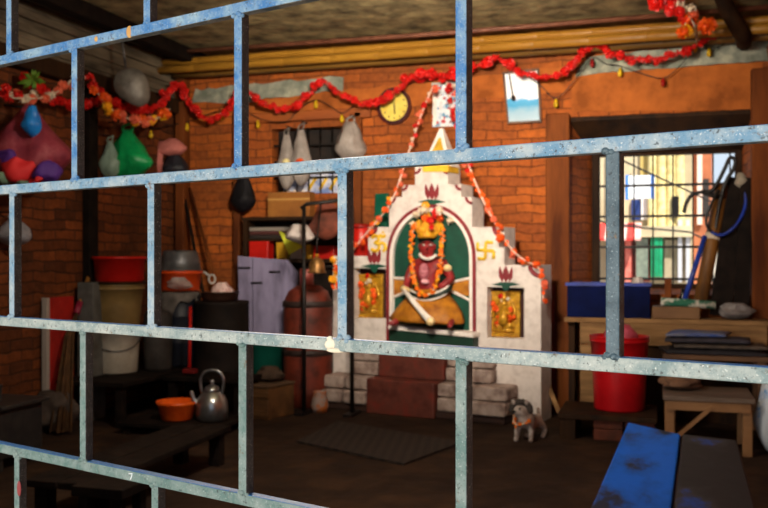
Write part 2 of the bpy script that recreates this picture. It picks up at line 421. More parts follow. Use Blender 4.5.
# ================================================================ shrine
so = PY(432, 257, -.40); so.z = 0
SP = Plane(so, math.radians(-12))
L_ = lambda *pts: [SP.loc(*p) for p in pts]
sh = thing('shrine', 'stepped whitewashed shrine with green arched niche against the brick wall', 'shrine', SP.o, SP.yaw)
def arch(rx, ry, xb0, yb0, xb1, yb1, cx=431.5, cyy=258, n=22):
    pts = [(xb0, yb0)]
    for i in range(n+1):
        a = PI - PI*i/n; pts.append((cx+rx*math.cos(a), cyy-ry*math.sin(a)))
    pts.append((xb1, yb1)); return pts
outer = L_((333,256),(368,256),(368,227),(389,227),(389,197),(402,197),(402,185),(415,185),(415,166),(448,166),(448,184),(461,184),(461,197),(472,197),(472,227),(504,227),(504,265),(541,265))
zl = outer[0][1]
outer = [(outer[0][0], 0)] + outer + [(outer[-1][0], 0)]
holeA = L_(*arch(38.5, 47, 393, 345, 470, 351))
holeL = L_((353,318),(353,268),(386,269),(386,319)); holeR = L_((487,338),(487,287),(524,288),(524,339))
MB().prism(SP, outer, -.20, 0, [holeA, holeL, holeR]).build('facade', white_wash, sh, bevel=.004)
bx0, bx1 = holeA[0][0]-.02, holeA[-1][0]+.02
MB().prism(SP, L_(*arch(39, 47.6, 392, 347, 471, 353)), -.05, -.022).build('niche_back', green_pt, sh)
nich = mat('dark maroon niche', '3a1512', '2a0e0c', rough=.7)
for h, nm in ((holeL,0),(holeR,1)):
    c0, c1 = h[0][0]-.008, h[2][0]+.008
    MB().prism(SP, [(c0,h[0][1]-.01),(c1,h[0][1]-.01),(c1,h[2][1]+.01),(c0,h[2][1]+.01)], -.21, -.10).build('niche_back', nich, sh)
def ring(o, i, d0, d1, m, nm):
    oo = L_(*o); ii = L_(*i); poly = oo + ii[::-1]
    MB().prism(SP, poly, d0, d1).build(nm, m, sh)
ring(arch(44.5,53.5,387,346,476.5,353), arch(41.4,50.2,390,346,473.4,353), -.002, .012, maroon, 'arch_border')
ring(arch(41.4,50.2,390,346,473.4,353), arch(38.3,46.8,393,346,470.2,353), -.002, .010, mat('white paint','ece4dc','d8d0c8',rough=.6), 'arch_border')
wpaint = MC['white paint']
# ledge under the idol, green base below it
MB().prism(SP, [SP.loc(x,y,.11) for x,y in ((388,324.5),(473,333),(473.5,338),(387.5,329.5))], -.04, .11).build('ledge', wpaint, sh, bevel=.008)
MB().prism(SP, [SP.loc(x,y,.09) for x,y in ((389,329),(473,338),(473,354),(389,346))], -.04, .09).build('ledge_base', mat('dark green base','0a3526','082a1e',rough=.6), sh)
# ochre bands and white outlines at the niche back
def band(p, m, nm, d0=-.03, d1=-.014): MB().prism(SP, [SP.loc(*q, -.014) for q in p], d0, d1).build(nm, m, sh)
band([(390,279),(412,281),(412,293),(390,297)], ochre_cl, 'throne_band'); band([(448,284),(474,279),(474,297),(448,292)], ochre_cl, 'throne_band')
for q in ([(391,278),(412,279)],[(391,298),(412,290)],[(448,283),(474,277)],[(450,290),(473,302),(473,330)],[(393,300),(393,324)]):
    MB().tube([SP.hit(x,y,-.012) for x,y in q], .011, 6).build('throne_outline', wpaint, sh)
# top cap, spire
MB().prism(SP, L_((423,172),(423,165),(449,165),(449,172)), -.16, .012).build('yellow_cap', yellow_pt, sh, bevel=.004)
def pyramid(b0, b1, yb, ap, d0, d1, m, nm):
    l, r = SP.loc(b0, yb), SP.loc(b1, yb); t = SP.loc(*ap); mid = (d0+d1)/2
    mb = MB(); mb.add([SP.w(l[0],l[1],d1),SP.w(r[0],r[1],d1),SP.w(r[0],r[1],d0),SP.w(l[0],l[1],d0),SP.w(t[0]-.012,t[1],mid+.012),SP.w(t[0]+.012,t[1],mid+.012),SP.w(t[0]+.012,t[1],mid-.012),SP.w(t[0]-.012,t[1],mid-.012)],
      [(0,3,2,1),(4,5,6,7),(0,1,5,4),(1,2,6,5),(2,3,7,6),(3,0,4,7)]); return mb.build(nm, m, sh, bevel=.002)
pyramid(422, 450, 166, (436,127), -.17, -.01, wpaint, 'spire')
gold_pt = mat('ochre gold paint', 'c8a02a', 'a47c1c', rough=.6, scale=18)
l, r, t_ = SP.loc(427,161), SP.loc(445,161), SP.loc(436,134)
mb = MB(); mb.add([SP.w(l[0],l[1],.003),SP.w(r[0],r[1],.003),SP.w(t_[0],t_[1],-.068),SP.w(l[0],l[1],-.03),SP.w(r[0],r[1],-.03),SP.w(t_[0],t_[1],-.09)],[(0,1,2),(3,5,4),(0,3,4,1),(1,4,5,2),(2,5,3,0)])
mb.build('spire_panel', gold_pt, sh)
# corner scrolls
for cx, cyy, r, sg in ((504,227,10,-1),(541,265,11,-1),(472,197,6,-1),(461,184.5,5,-1),(448,168,5,-1),(368,227,8,1),(389,197,6,1),(402,185,5,1),(415,168,5,1)):
    pts = [SP.hit(cx+sg*r*math.cos(a), cyy+r*math.sin(a), .002) for a in [PI/2*i/10 for i in range(11)]]
    MB().tube(pts, .015 if r > 6 else .010, 6).build('corner_scroll', maroon, sh)
# painted lotuses
def petal(cx, cyy, w, h, lean):
    return [(cx-lean*.15, cyy), (cx-w/2+lean*.35, cyy-h*.35), (cx-w*.35+lean*.8, cyy-h*.72), (cx+lean, cyy-h), (cx+w*.35+lean*.7, cyy-h*.68), (cx+w/2+lean*.3, cyy-h*.3)]
def lotus(cx, yb, s):
    for lean, w, h in ((0,.40,1.),(-.40,.26,.95),(.40,.26,.95)):
        off = lean*.55*s
        MB().prism(SP, L_(*petal(cx+off, yb, w*s, h*s, lean*.35*s)), -.001, .005).build('lotus_petal', maroon, sh)
    MB().prism(SP, L_((cx-.85*s,yb+.12*s),(cx-.3*s,yb-.02*s),(cx+.3*s,yb-.02*s),(cx+.85*s,yb+.12*s),(cx+.25*s,yb+.22*s),(cx+.08*s,yb+.5*s),(cx-.08*s,yb+.5*s),(cx-.25*s,yb+.22*s)), -.001, .0055).build('lotus_leaf', green_pt, sh)
lotus(432, 200, 17); lotus(374.5, 264.5, 16); lotus(506, 282.5, 17)
# painted yellow signs: swastika (Hindu) and Om
def strokes(segs, m, nm, r=.012):
    for q in segs:
        MB().tube([SP.hit(x, y, .002) for x, y in q], r, 6).build(nm, m, sh)
sx, sy = 485.5, 250.5
mb = MB()
for q in ([(485.8,242),(485.2,259)],[(477.5,250),(493.8,251)],[(485.8,242),(493,242.6)],[(485.2,259),(478,258.6)],[(477.5,250),(477.8,242.2)],[(493.8,251),(493.4,259)]):
    mb.tube([SP.hit(x, y, .002) for x, y in q], .0115, 6)
mb.build('swastika_sign', yellow_pt, sh)
mb = MB()
for q in ([(372,238),(375,235.5),(378.5,237),(378.5,240.5),(375,242.5),(378.8,244.5),(378.8,249),(375,251),(371.5,249)],[(378.8,245),(382,243),(385,245),(385.4,249),(383,251)],[(380,234.5),(382.5,236.8),(385.6,235)]):
    mb.tube(spline([SP.hit(x, y, .002) for x, y in q], 4), .0125, 6)
mb.ball(SP.hit(383,232.4,.003), .009, 8, 6); mb.build('om_sign', yellow_pt, sh)
# ---- steps: red cement middle, whitewashed bricks at both ends
red_cem = mat('worn red cement', '6b2418', '47170f', rough=.65, scale=9, bump=.3, c3='5a2a1e')
dirty_brick = mat('dirty whitewashed brick', 'a8968c', '5a4038', rough=.85, scale=13, lo=.4, hi=.75, bump=.4, bscale=30)
earth_base = mat('step rubble', '3a2219', '231510', rough=.9, scale=8, bump=.4)
def sx_(px, dep, z=.2):  # local s of a pixel column on a plane in front of the facade
    return SP.loc(px, 380, dep)[0]
top2 = SP.loc(430, 383, .24)[1]; top1 = SP.loc(430, 352, .11)[1]
b0, b1 = sx_(318,.24), sx_(506,.24); a0, a1 = sx_(348,.11), sx_(492,.11)
r0, r1 = sx_(366,.24), sx_(434,.24); q0, q1 = sx_(378,.11), sx_(444,.11)
def sbox(s0, s1, d0, d1, z0, z1, m, nm, bev=.012, jit=0, parent=sh, seed=0):
    mb = MB(); mb.prism(SP, [(s0,z0),(s1,z0),(s1,z1),(s0,z1)], d0, d1)
    return mb.build(nm, m, parent, bevel=bev)
sbox(r0, r1, .0, .24, 0, top2, red_cem, 'red_step'); sbox(q0, q1, .0, .11, top2, top1, red_cem, 'red_step')
sbox(b0+.02, b1-.02, .0, .215, 0, .05, earth_base, 'step_base')
def bricks(s0, s1, z0, z1, d1, rows, cols):
    for i in range(rows):
        for j in range(cols):
            g = .006; x0 = s0+(s1-s0)*j/cols; x1 = s0+(s1-s0)*(j+1)/cols; y0 = z0+(z1-z0)*i/rows; y1 = z0+(z1-z0)*(i+1)/rows
            k = rr(-.012,.012)
            sbox(x0+g, x1-g, .0, d1+k-.02*i, y0+g*.4, y1-g*.4, dirty_brick, 'whitewashed_brick', .018)
bricks(b0, r0, .05, top2, .23, 2, 2); bricks(r1, b1, .05, top2, .23, 2, 2)
bricks(a0, q0, top2, top1, .11, 2, 1); bricks(q1, a1, top2, top1, .11, 2, 1)
# ================================================================ idol
idol_skin = mat('maroon painted skin', '96292a', '6e1a1e', rough=.45, scale=14)
def skinfig(name, m, verts, edges, radii, parent, root=0, sub=2):
    me = bpy.data.meshes.new(name); Mi = world(parent).inverted()
    me.from_pydata([Mi @ Vector(v) for v in verts], edges, []); me.update()
    ob = bpy.data.objects.new(name, me); COL.objects.link(ob); ob.parent = parent
    md = ob.modifiers.new('skin', 'SKIN'); md.use_smooth_shade = True
    bm = bmesh.new(); bm.from_mesh(me); ly = bm.verts.layers.skin.verify(); bm.verts.ensure_lookup_table()
    for i, v in enumerate(bm.verts):
        r = radii[i]; r = r if isinstance(r, tuple) else (r, r); v[ly].radius = r; v[ly].use_root = (i == root)
    bm.to_mesh(me); bm.free(); me.materials.append(m)
    sd = ob.modifiers.new('sub', 'SUBSURF'); sd.levels = sub; sd.render_levels = sub
    return ob
H = SP.hit
H2 = lambda x, y, d=0.: SP.hit(x, y, d+.085)
idol = thing('deity_statue', 'seated maroon deity statue with gold crown, ochre skirt and white club in the green niche', 'statue', H2(430,326,-.05), SP.yaw)
vv = [H2(430,305,-.08),H2(429.5,292,-.08),H2(429,276,-.075),H2(428.5,266,-.08),H2(428,257,-.07),H2(427,249,-.06),H2(427,240,-.065),
      H2(415,264,-.08),H2(408,278,-.05),H2(405.5,290,.01),H2(405,294,.03),
      H2(443,264,-.08),H2(452,278,-.05),H2(444,285,.0),H2(438,287,.02),
      H2(414,309,-.05),H2(402,314,.0),H2(396,322,.09),H2(389,324.5,.12),
      H2(445,308,-.06),H2(452,315,-.03),H2(451,323,.06),H2(449,327,.13)]
ee = [(0,1),(1,2),(2,3),(3,4),(4,5),(5,6),(3,7),(7,8),(8,9),(9,10),(3,11),(11,12),(12,13),(13,14),(0,15),(15,16),(16,17),(17,18),(0,19),(19,20),(20,21),(21,22)]
rd = [.07,.068,.076,.072,.034,.062,.054,.04,.03,.022,.02,.04,.03,.024,.02,.05,.03,.024,.018,.05,.03,.024,.018]
skinfig('body', idol_skin, vv, ee, rd, idol)
# face
eye_w = mat('eye white', 'e8e0d8', rough=.3); eye_b = mat('black paint', '0a0808', rough=.4)
for x in (423.6, 430.6):
    e = MB().ball(H2(x,245,-.002), (.010,.006,.006)).build('eye', eye_w, idol)
    MB().ball(H2(x,245,.004), (.0045,.003,.0045)).build('pupil', eye_b, e)
    MB().tube([H2(x-2.3,242.8,-.004),H2(x,241.9,0),H2(x+2.3,242.8,-.004)], .0028, 6).build('brow', eye_b, idol)
MB().tube([H2(427.2,242,-.003),H2(427.2,247,.008),H2(427.2,248.3,.012)], [.005,.008,.009], 8).build('nose', idol_skin, idol)
MB().tube([H2(424.8,251.3,-.002),H2(427.2,251.7,.004),H2(429.6,251.3,-.002)], .0035, 6).build('mouth', mat('dark red lips','9a1418',rough=.4), idol)
for x in (419.3, 434.8): MB().ball(H2(x,246.5,-.06), (.008,.014,.02)).build('ear', idol_skin, idol)
# crown
goldc = mat('gold crown', 'e8b028', 'c8801a', rough=.4, metal=.2, scale=26, bump=.4)
cb = H2(427,238,-.062)
cr = MB().lathe([(.058,0),(.066,.012),(.06,.03),(.064,.04),(.056,.075),(.05,.085),(.042,.12),(.028,.15),(.018,.17),(.001,.185)], cb, 24).build('crown', goldc, idol)
for i in range(9):
    a = PI*(.06+.88*i/8); c = cb+SP.x*(math.cos(a)*.062)+SP.n*(math.sin(a)*.062)+Vector((0,0,.055))
    MB().ball(c, (.010,.010,.022)).build('crown_point', goldc, cr)
# side crown wings
for sg in (-1,1):
    pts = [(sg*.05,.0),(sg*.095,.05),(sg*.10,.10),(sg*.07,.13),(sg*.045,.08)]
    q = Plane(cb+SP.n*-.02, SP.yaw)
    MB().prism(q, pts, -.012, .012).build('crown_wing', goldc, idol, bevel=.004)
# necklace, chest ornament
nk = [H2(419.8,254,-.01),H2(421.5,256.5,.0),H2(424.5,258.3,.012),H2(428.5,258.8,.014),H2(433,257.6,.005),H2(436.5,254.6,-.01)]
MB().tube(spline(nk,4), .011, 8).build('white_collar', wpaint, idol)
pinkb = mat('pink bead ornament', 'c7808a', '8e3a46', rough=.5, scale=80, bump=.4)
MB().ball(H2(424,272,-.012), (.036,.03,.062)).build('chest_ornament', pinkb, idol)
MB().ball(H2(425,281.5,.016), (.028,.016,.016)).build('pendant', mat('pale pink','e3a8b0',rough=.5), idol)
cream = mat('cream paint', 'e6cfa0', 'd8b878', rough=.5)
MB().ball(H2(447.5,268,-.035), (.03,.03,.024)).build('armlet', cream, idol)
MB().tube([H2(402.5,288,.01),H2(408,291,.03)], [.022,.022], 10).build('bracelet', cream, idol)
# skirt lofted with folds
def skirt():
    mb = MB(); rows = [(289,411,448,-.08,.075),(296,408,450,-.07,.09),(304,401,456,-.05,.125),(313,394.5,461,-.03,.145),(319.5,391.5,463,-.02,.15),(322,394,462,-.015,.14)]
    n = 40; vs = []
    for k, (y, x0, x1, dep, dr) in enumerate(rows):
        cx, hw = (x0+x1)/2, (x1-x0)/2
        for j in range(n):
            a = 2*PI*j/n; fold = 1+.05*math.sin(a*11)*(k/5)
            mb.v.append(H2(cx+hw*math.cos(a)*fold, y+(2.5*math.cos(a) if k>3 else 0)*.8, dep)+SP.n*(dr*math.sin(a)*fold))
    for i in range(len(rows)-1):
        for j in range(n): mb.f.append([i*n+j,i*n+(j+1)%n,(i+1)*n+(j+1)%n,(i+1)*n+j]); mb.sm.append(True)
    mb.f += [list(range(n))[::-1], [(len(rows)-1)*n+j for j in range(n)]]; mb.sm += [False, False]
    return mb
skirt().build('skirt', ochre_cl, idol)
sash_pts = [H2(409,291,-.03),H2(415,294.5,.01),H2(425,297,.03),H2(436,295.5,.03),H2(446,291,.0),H2(450,287,-.04)]
MB().tube(spline(sash_pts,4), .022, 8).build('sash', mat('black green sash','15261e','0c1712',rough=.5), idol)
for dy in (-2.6, 3.2):
    MB().tube(spline([p+Vector((0,0,-dy*.0067))+SP.n*.014 for p in sash_pts],4), .007, 6).build('sash_edge', wpaint, idol)
MB().tube([H2(404,290,.06),H2(412,300,.11),H2(424,314.5,.155),H2(429.5,320,.165)], [.014,.017,.021,.024], 12).build('club', wpaint, idol)
MB().ball(H2(430.5,321.5,.165), .03).build('club_head', cream, idol)
# marigold garland of the idol
def flowermesh(name, m, r, petals=16, rows=3, seed=1):
    rnd = random.Random(seed); mb = MB(); mb.ball((0,0,0), r*.62, 8, 5)
    for k in range(rows):
        for j in range(petals):
            a = 2*PI*(j+.5*k)/petals+rnd.uniform(-.15,.15); el = -.6+1.5*k/max(1,rows-1)+rnd.uniform(-.2,.2)
            d = Vector((math.cos(a)*math.cos(el), math.sin(a)*math.cos(el), math.sin(el))); t = d.cross(Vector((0,0,1))).normalized(); u = t.cross(d)
            w = r*.28; p = d*r*rnd.uniform(.85,1.1)
            mb.add([d*r*.35-t*w*.4, d*r*.35+t*w*.4, p+t*w+u*rnd.uniform(-.2,.2)*r, p*1.06, p-t*w+u*rnd.uniform(-.2,.2)*r], [(0,1,2,3,4)])
    return mb.build(name, m)
def proto(name, m, r, **k):
    o = flowermesh(name, m, r, **k); me = o.data; bpy.data.objects.remove(o); return me
ME = {'mari': proto('marigold', mat('marigold orange','f2860f','e86a0a',rough=.55,scale=20), .0135, petals=11), 'mariy': proto('marigold', yellow_fl, .0135, petals=11, seed=2),
      'red': proto('red_flower', red_fl, .033, petals=14, seed=3), 'redb': proto('red_flower', red_fl, .039, petals=15, seed=4),
      'or': proto('orange_flower', orange_fl, .034, petals=10, seed=5), 'ye': proto('yellow_flower', yellow_fl, .03, petals=10, seed=6),
      'wh': proto('white_flower', white_fl, .03, petals=9, seed=7), 'sal': proto('salmon_flower', salmon_fl, .033, petals=9, seed=8),
      'ors': proto('orange_flower', orange_fl, .026, petals=9, seed=9), 'whs': proto('white_flower', white_fl, .02, petals=8, seed=10), 'bigor': proto('orange_flower', orange_fl, .06, petals=16, rows=4, seed=12), 'bigred': proto('red_flower', red_fl, .06, petals=14, rows=4, seed=13)}
def put(kind, p, parent, sc=1., nm=None):
    me = ME[kind]; o = bpy.data.objects.new(nm or me.name.split('.')[0], me); COL.objects.link(o); o.parent = parent
    o.location = world(parent).inverted() @ Vector(p); o.rotation_euler = (rr(0,6),rr(0,6),rr(0,6)); o.scale = (sc,)*3
    return o
g = thing('flower_garland', 'orange marigold garland hanging round the neck of the seated statue', 'garland', H2(426,298,.05), SP.yaw)
ga = [H2(415,224,-.03),H2(412,238,-.02),H2(411.5,256,.0),H2(413.5,272,.02),H2(416,285,.05),H2(422,294,.07),H2(430,294,.07),H2(436,284,.05),H2(440,270,.02),H2(442,254,.0),H2(443,238,-.02),H2(442,224,-.03)]
gs = spline(ga, 6); MB().tube(gs, .004, 5).build('thread', string_m, g)
for i, p in enumerate(resample(gs, .0138)):
    put('mariy' if rr(0,1) < .2 else 'mari', p+SP.n*.008, g, rr(.85,1.15))
# offering flowers on the crown
t = thing('offering_flowers', 'red hibiscus and pale blossoms tucked on the statue crown', 'flowers', H2(430,226,.02), SP.yaw)
for k, x, y, dep, sc in (('red',432,221,.03,.75),('red',434,213,.02,.8),('red',437,218,.0,.6),('red',431,227,.04,.5),('or',421,219,.0,.9),('or',441,221,-.02,.8),('wh',427,210,.0,1.1),('ye',426.5,206,-.01,.9),('wh',439,212,.0,1.),('wh',447,222,-.04,.9),('wh',413,214,-.03,.9),('wh',411,222,-.03,.9)):
    put(k, H2(x,y,dep-.01), t, sc)
# ================================================================ brass plaques in the small niches
def plaque(x0, x1, y0, y1, tilt, label):
    dep = -.10
    a = SP.loc(x0,y1,dep); b = SP.loc(x1,y0,dep); cx = (a[0]+b[0])/2; w_, h_ = b[0]-a[0], b[1]-a[1]
    q = Plane(SP.w(cx, a[1], dep), SP.yaw)
    t = thing('brass_plaque', label, 'plaque', q.o, SP.yaw)
    R = lambda s0, s1, z0, z1: [(s0,z0),(s1,z0),(s1,z1),(s0,z1)]
    MB().prism(q, R(-w_/2+.01, w_/2-.01, .01, h_-.01), .0, .012).build('plate', brass, t)
    MB().prism(q, R(-w_/2, w_/2, 0, h_), .0, .025, [R(-w_/2+.022, w_/2-.022, .022, h_-.022)]).build('frame', brass, t, bevel=.004)
    P = lambda s, z, d: q.w(s*w_, z*h_, d)
    mb = MB(); mb.ball(P(0,.72,.02), (.022,.02,.026)); mb.tube([P(0,.66,.018),P(0,.45,.025),P(0,.3,.02)], [.02,.034,.045], 10)
    for sg in (-1,1):
        mb.tube([P(sg*.06,.6,.018),P(sg*.2,.5,.02),P(sg*.22,.62,.02)], [.015,.012,.01], 8); mb.tube([P(sg*.06,.52,.018),P(sg*.18,.4,.022),P(sg*.08,.36,.03)], [.014,.012,.01], 8)
        mb.tube([P(sg*.04,.3,.02),P(sg*.24,.24,.03),P(sg*.02,.2,.035)], [.026,.022,.016], 8)
    mb.tube([P(-.32,.15,.02),P(.32,.15,.02)], .014, 8); mb.lathe([(.02,0),(.024,.02),(.012,.045),(.001,.06)], P(0,.78,.02), 10)
    mb.build('relief_figure', brass, t)
    arcp = [P(.36*math.cos(a_), .42+.42*math.sin(a_), .018) for a_ in [PI*i/14 for i in range(15)]]
    MB().tube(arcp, .012, 8).build('relief_halo', brass, t)
    for k, u, z in (('ors',-.24,.62),('ors',-.2,.46),('ors',-.12,.33),('ors',.22,.64),('ors',.2,.5),('ors',.1,.36),('red',.0,.9),('whs',.02,.8),('whs',.1,.84),('ors',-.26,.75),('ors',-.03,.3),('red',-.2,.22),('ors',.26,.4)):
        put(k, P(u, z, .036), t, .62 if k == 'red' else .85)
    return t
plaque(357, 384, 274, 317, 0, 'embossed brass deity plaque with flowers in the left niche, beside the red canister')
plaque(490, 521, 291, 336, 0, 'embossed brass deity plaque with flowers in the right niche of the shrine')
# red canister and green panel on the left shoulder
zc = zl
p = SP.hit(361, 256, -.09); p.z = zc
t = thing('canister', 'red metal canister standing on the left shoulder of the shrine', 'canister', p)
MB().lathe([(.06,0),(.068,.006),(.068,.19),(.06,.2)], p, 24).build('can_body', red_pl, t)
MB().lathe([(.07,.195),(.07,.215),(.05,.23),(.001,.232)], p, 24).build('lid', mat('dark red lid','8a120d',rough=.4), t)
zz = SP.loc(378,227)[1]
tag(MB().prism(SP, [SP.loc(375,227,-.12), SP.loc(388,227,-.12), SP.loc(388,193,-.12), SP.loc(376,194,-.12)], -.14, -.105).build('green_tile', mat('glossy green','0d5a45','0a4636',rough=.35), bevel=.004), 'dark green tile standing upright on the upper left shoulder of the shrine', 'tile')
# ================================================================ lion guardian statuette
lw = mat('white painted stone', 'b7aaa2', '6c5a52', rough=.75, scale=20, lo=.4, hi=.7)
lp = PZ(526, 441, 0)
lion = thing('guardian_statuette', 'small painted guardian animal statuette on the floor by the shrine steps', 'statuette', lp, math.radians(-12))
fx = Vector((math.cos(YAW-.25), math.sin(YAW-.25), 0)); fwd = Vector((math.sin(YAW-.6), -math.cos(YAW-.6), 0))   # fwd faces the viewer
def LP(a, z, d): return lp + fx*a + Vector((0,0,z)) + fwd*d
vv = [LP(0,.10,-.06),LP(0,.115,.0),LP(-.005,.15,.035),LP(-.015,.185,.05),LP(-.02,.18,.085),LP(0,.09,-.13),
      LP(-.036,.09,.02),LP(-.04,.05,.025),LP(-.042,.012,.03),LP(-.042,.008,.05),
      LP(.036,.09,.02),LP(.04,.05,.025),LP(.042,.012,.03),LP(.042,.008,.05),
      LP(-.04,.075,-.13),LP(-.045,.045,-.15),LP(-.045,.012,-.13),LP(-.045,.008,-.105),
      LP(.04,.075,-.13),LP(.045,.045,-.15),LP(.045,.012,-.13),LP(.045,.008,-.105),LP(0,.13,-.17),LP(.0,.17,-.16)]
ee = [(0,1),(1,2),(2,3),(3,4),(0,5),(1,6),(6,7),(7,8),(8,9),(1,10),(10,11),(11,12),(12,13),(5,14),(14,15),(15,16),(16,17),(5,18),(18,19),(19,20),(20,21),(5,22),(22,23)]
rd = [.045,.05,.04,.042,.024,.045,.02,.016,.014,.012,.02,.016,.014,.012,.026,.016,.013,.012,.026,.016,.013,.012,.01,.012]
skinfig('body', lw, vv, ee, rd, lion)
mb = MB()
for i in range(10):
    a = PI*i/9; mb.ball(LP(-.015+.052*math.cos(a), .18+.045*math.sin(a), .03), .02, 8, 6)
mb.build('mane', mat('dark painted mane','2a2422','4a423e',rough=.7), lion)
for sg in (-1,1):
    MB().ball(LP(-.016+sg*.02,.196,.09), .007, 8, 6).build('eye', eye_b, lion); MB().ball(LP(-.015+sg*.036,.226,.045), (.012,.008,.016), 8, 6).build('ear', lw, lion)
MB().ball(LP(-.02,.182,.11), (.012,.008,.008), 8, 6).build('nose', eye_b, lion)
g = thing('flower_garland', 'tiny orange garland round the neck of the guardian statuette', 'garland', LP(0,.1,.06))
gp_ = spline([LP(-.05,.15,.03),LP(-.045,.12,.06),LP(-.01,.1,.075),LP(.03,.12,.06),LP(.045,.15,.03)],5)
MB().tube(gp_, .004, 5).build('thread', string_m, g)
for p in resample(gp_, .024): put('mari', p, g, .8)
# ================================================================ left corner: platform with buckets and basins
def m_(px, Y): return px*Y/F
def table(name, label, x0, x1, y0, y1, z, m, leg=.05, th=.03, planks=1, cat='table', group=None, legh=None, rail=False, along='x'):
    t = thing(name, label, cat, ((x0+x1)/2, (y0+y1)/2, 0), 0, group)
    for i in range(planks):
        if along == 'x': a, b = y0+(y1-y0)*i/planks, y0+(y1-y0)*(i+1)/planks; MB().bx(x0, x1, a+.004, b-.004, z-th, z-rr(0,.004)).build('plank' if planks > 1 else 'tabletop', m, t, bevel=.004)
        else: a, b = x0+(x1-x0)*i/planks, x0+(x1-x0)*(i+1)/planks; MB().bx(a+.004, b-.004, y0, y1, z-th, z-rr(0,.004)).build('plank' if planks > 1 else 'tabletop', m, t, bevel=.004)
    for xx in (x0+leg, x1-leg):
        for yy in (y0+leg, y1-leg):
            MB().bx(xx-leg/2, xx+leg/2, yy-leg/2, yy+leg/2, 0, z-th).build('leg', m, t, bevel=.004)
    if rail:
        for yy in (y0+leg, y1-leg): MB().bx(x0+leg, x1-leg, yy-.012, yy+.012, z-th-.06, z-th).build('rail', m, t)
    return t
zP = D(117, 372, 6.0).z
pb = D(117, 372, 6.0)
table('low_platform', 'low platform of blackened planks under the white bucket in the left corner', -2.06, -1.53, -1.55, -.1, zP, wood_black, planks=4, along='x', cat='platform')
def bucket(name, label, c, r0, r1, h, m, handle=True, cat='bucket', group=None, rim=.008, swing=-1, hang=.0, wire=None):
    t = thing(name, label, cat, c, 0, group)
    w_ = .006
    MB().lathe([(.001,.004),(r0-w_,.004),(r0,.0),(r0+.003,.01),(r0+(r1-r0)*.55,h*.55),(r1,h-.03),(r1+rim,h-.028),(r1+rim,h-.016),(r1,h-.014),(r1,h-.006),(r1+rim,h-.004),(r1+rim,h+.004),(r1-w_,h+.004),(r0-w_+.002,.012),(.001,.012)], c, 36).build('bucket_body', m, t)
    if handle:
        fw_ = (CAM-Vector(c)); fw_.z = 0; fw_.normalize(); sd = Vector((0,0,1)).cross(fw_)
        pts = [Vector(c)+sd*(r1+.01)*math.cos(a)+fw_*(r1*.92*math.sin(a)+.012)+Vector((0,0,h-.03-(h*.38)*math.sin(a))) for a in [PI*i/16 for i in range(17)]]
        MB().tube(pts, .004, 6).build('handle', wire or steel, t)
    return t
white_pl = mat('dull white plastic', 'bdb6a8', '9c9486', rough=.45, scale=6)
tan_pl = mat('tan plastic', '8d7446', '6f5a34', rough=.45, scale=4)
Yb = 6.0; hb = m_(44, Yb)
bucket('bucket', 'white plastic bucket with a wire handle standing below the tan bucket', pb, .130, .150, hb, white_pl)
p2 = pb + Vector((0,0,hb+.006))
zt = D(117, 284, Yb).z
bucket('bucket', 'tan plastic bucket standing on top of the white bucket', p2, .142, .172, zt-p2.z-.006, tan_pl, handle=False)
tray = pb.copy(); tray.z = zt
tag(MB().lathe([(.001,0),(.185,0),(.19,.006),(.19,.016),(.001,.016)], tray, 36).build('round_board', wood_dark), 'dark round board laid over the tan bucket', 'board')
tb = tray + Vector((.02,0,.017))
t = thing('basin', 'wide red plastic basin on the board over the tan bucket', 'basin', tb)
rb = m_(26, Yb)
MB().lathe([(.001,.004),(rb*.86,.0),(rb*.9,.01),(rb*.97,m_(22,Yb)),(rb*1.03,m_(22,Yb)),(rb*1.03,m_(25,Yb)),(rb*.95,m_(25,Yb)),(rb*.86,.014),(.001,.014)], tb, 40).build('basin_body', red_pl, t)
# blue can behind the bucket, grey barrel
blue_pl = mat('blue plastic', '1a3f8c', '12306e', rough=.4)
c = D(94, 372, 6.25); c.z = zP; c.x = max(c.x, XL+.07)
t = thing('jerrycan', 'narrow blue plastic can squeezed behind the tan and white buckets', 'jerrycan', c)
MB().bx(c.x-.055, c.x+.055, c.y-.09, c.y+.09, zP, zP+.52).build('can_body', blue_pl, t, bevel=.02)
MB().lathe([(.02,0),(.02,.03),(.001,.032)], c+Vector((0,0,.515)), 14).build('cap', white_pl, t)
c = D(158, 372, 6.12); c.z = zP
tag(MB().lathe([(.001,0),(.088,0),(.092,.02),(.098,.2),(.094,.37),(.08,.4),(.001,.405)], c, 28).build('grey_canister', mat('grey enamel','46423f','2e2a28',rough=.6,spec=.2,scale=6)), 'slim grey canister beside the stacked white and tan buckets', 'canister')
c = D(180, 372, 6.38); c.z = zP
ztop = D(180, 293, 6.38).z
t = thing('drum', 'dark blue drum half covered by a grey cloth under the orange basin', 'drum', c)
MB().lathe([(.001,0),(.125,0),(.13,.02),(.13,.16),(.134,.17),(.13,.18),(.13,.34),(.134,.35),(.13,.36),(.128,ztop-zP-.002),(.001,ztop-zP)], c, 32).build('drum_body', mat('dark blue drum','141a2a','0d1018',rough=.5), t)
grey_cl = mat('grey cloth', '6d6660', '4e4844', rough=.9, scale=12, bump=.2)
mb = MB(); n = 40; vs = []
for k in range(6):
    for j in range(n):
        a = 2*PI*j/n; r = [.001,.1,.138,.146,.15,.155][k]; dz = [0,.002,.0,-.03,-.06-.03*math.sin(a*3),-.10-.06*math.sin(a*3+.3)-.03*math.sin(a*7)][k]
        vs.append(Vector((c.x,c.y,ztop+.008))+Vector((r*math.cos(a)*(1+.05*math.sin(a*9)*(k>3)), r*math.sin(a)*(1+.05*math.sin(a*9)*(k>3)), dz)))
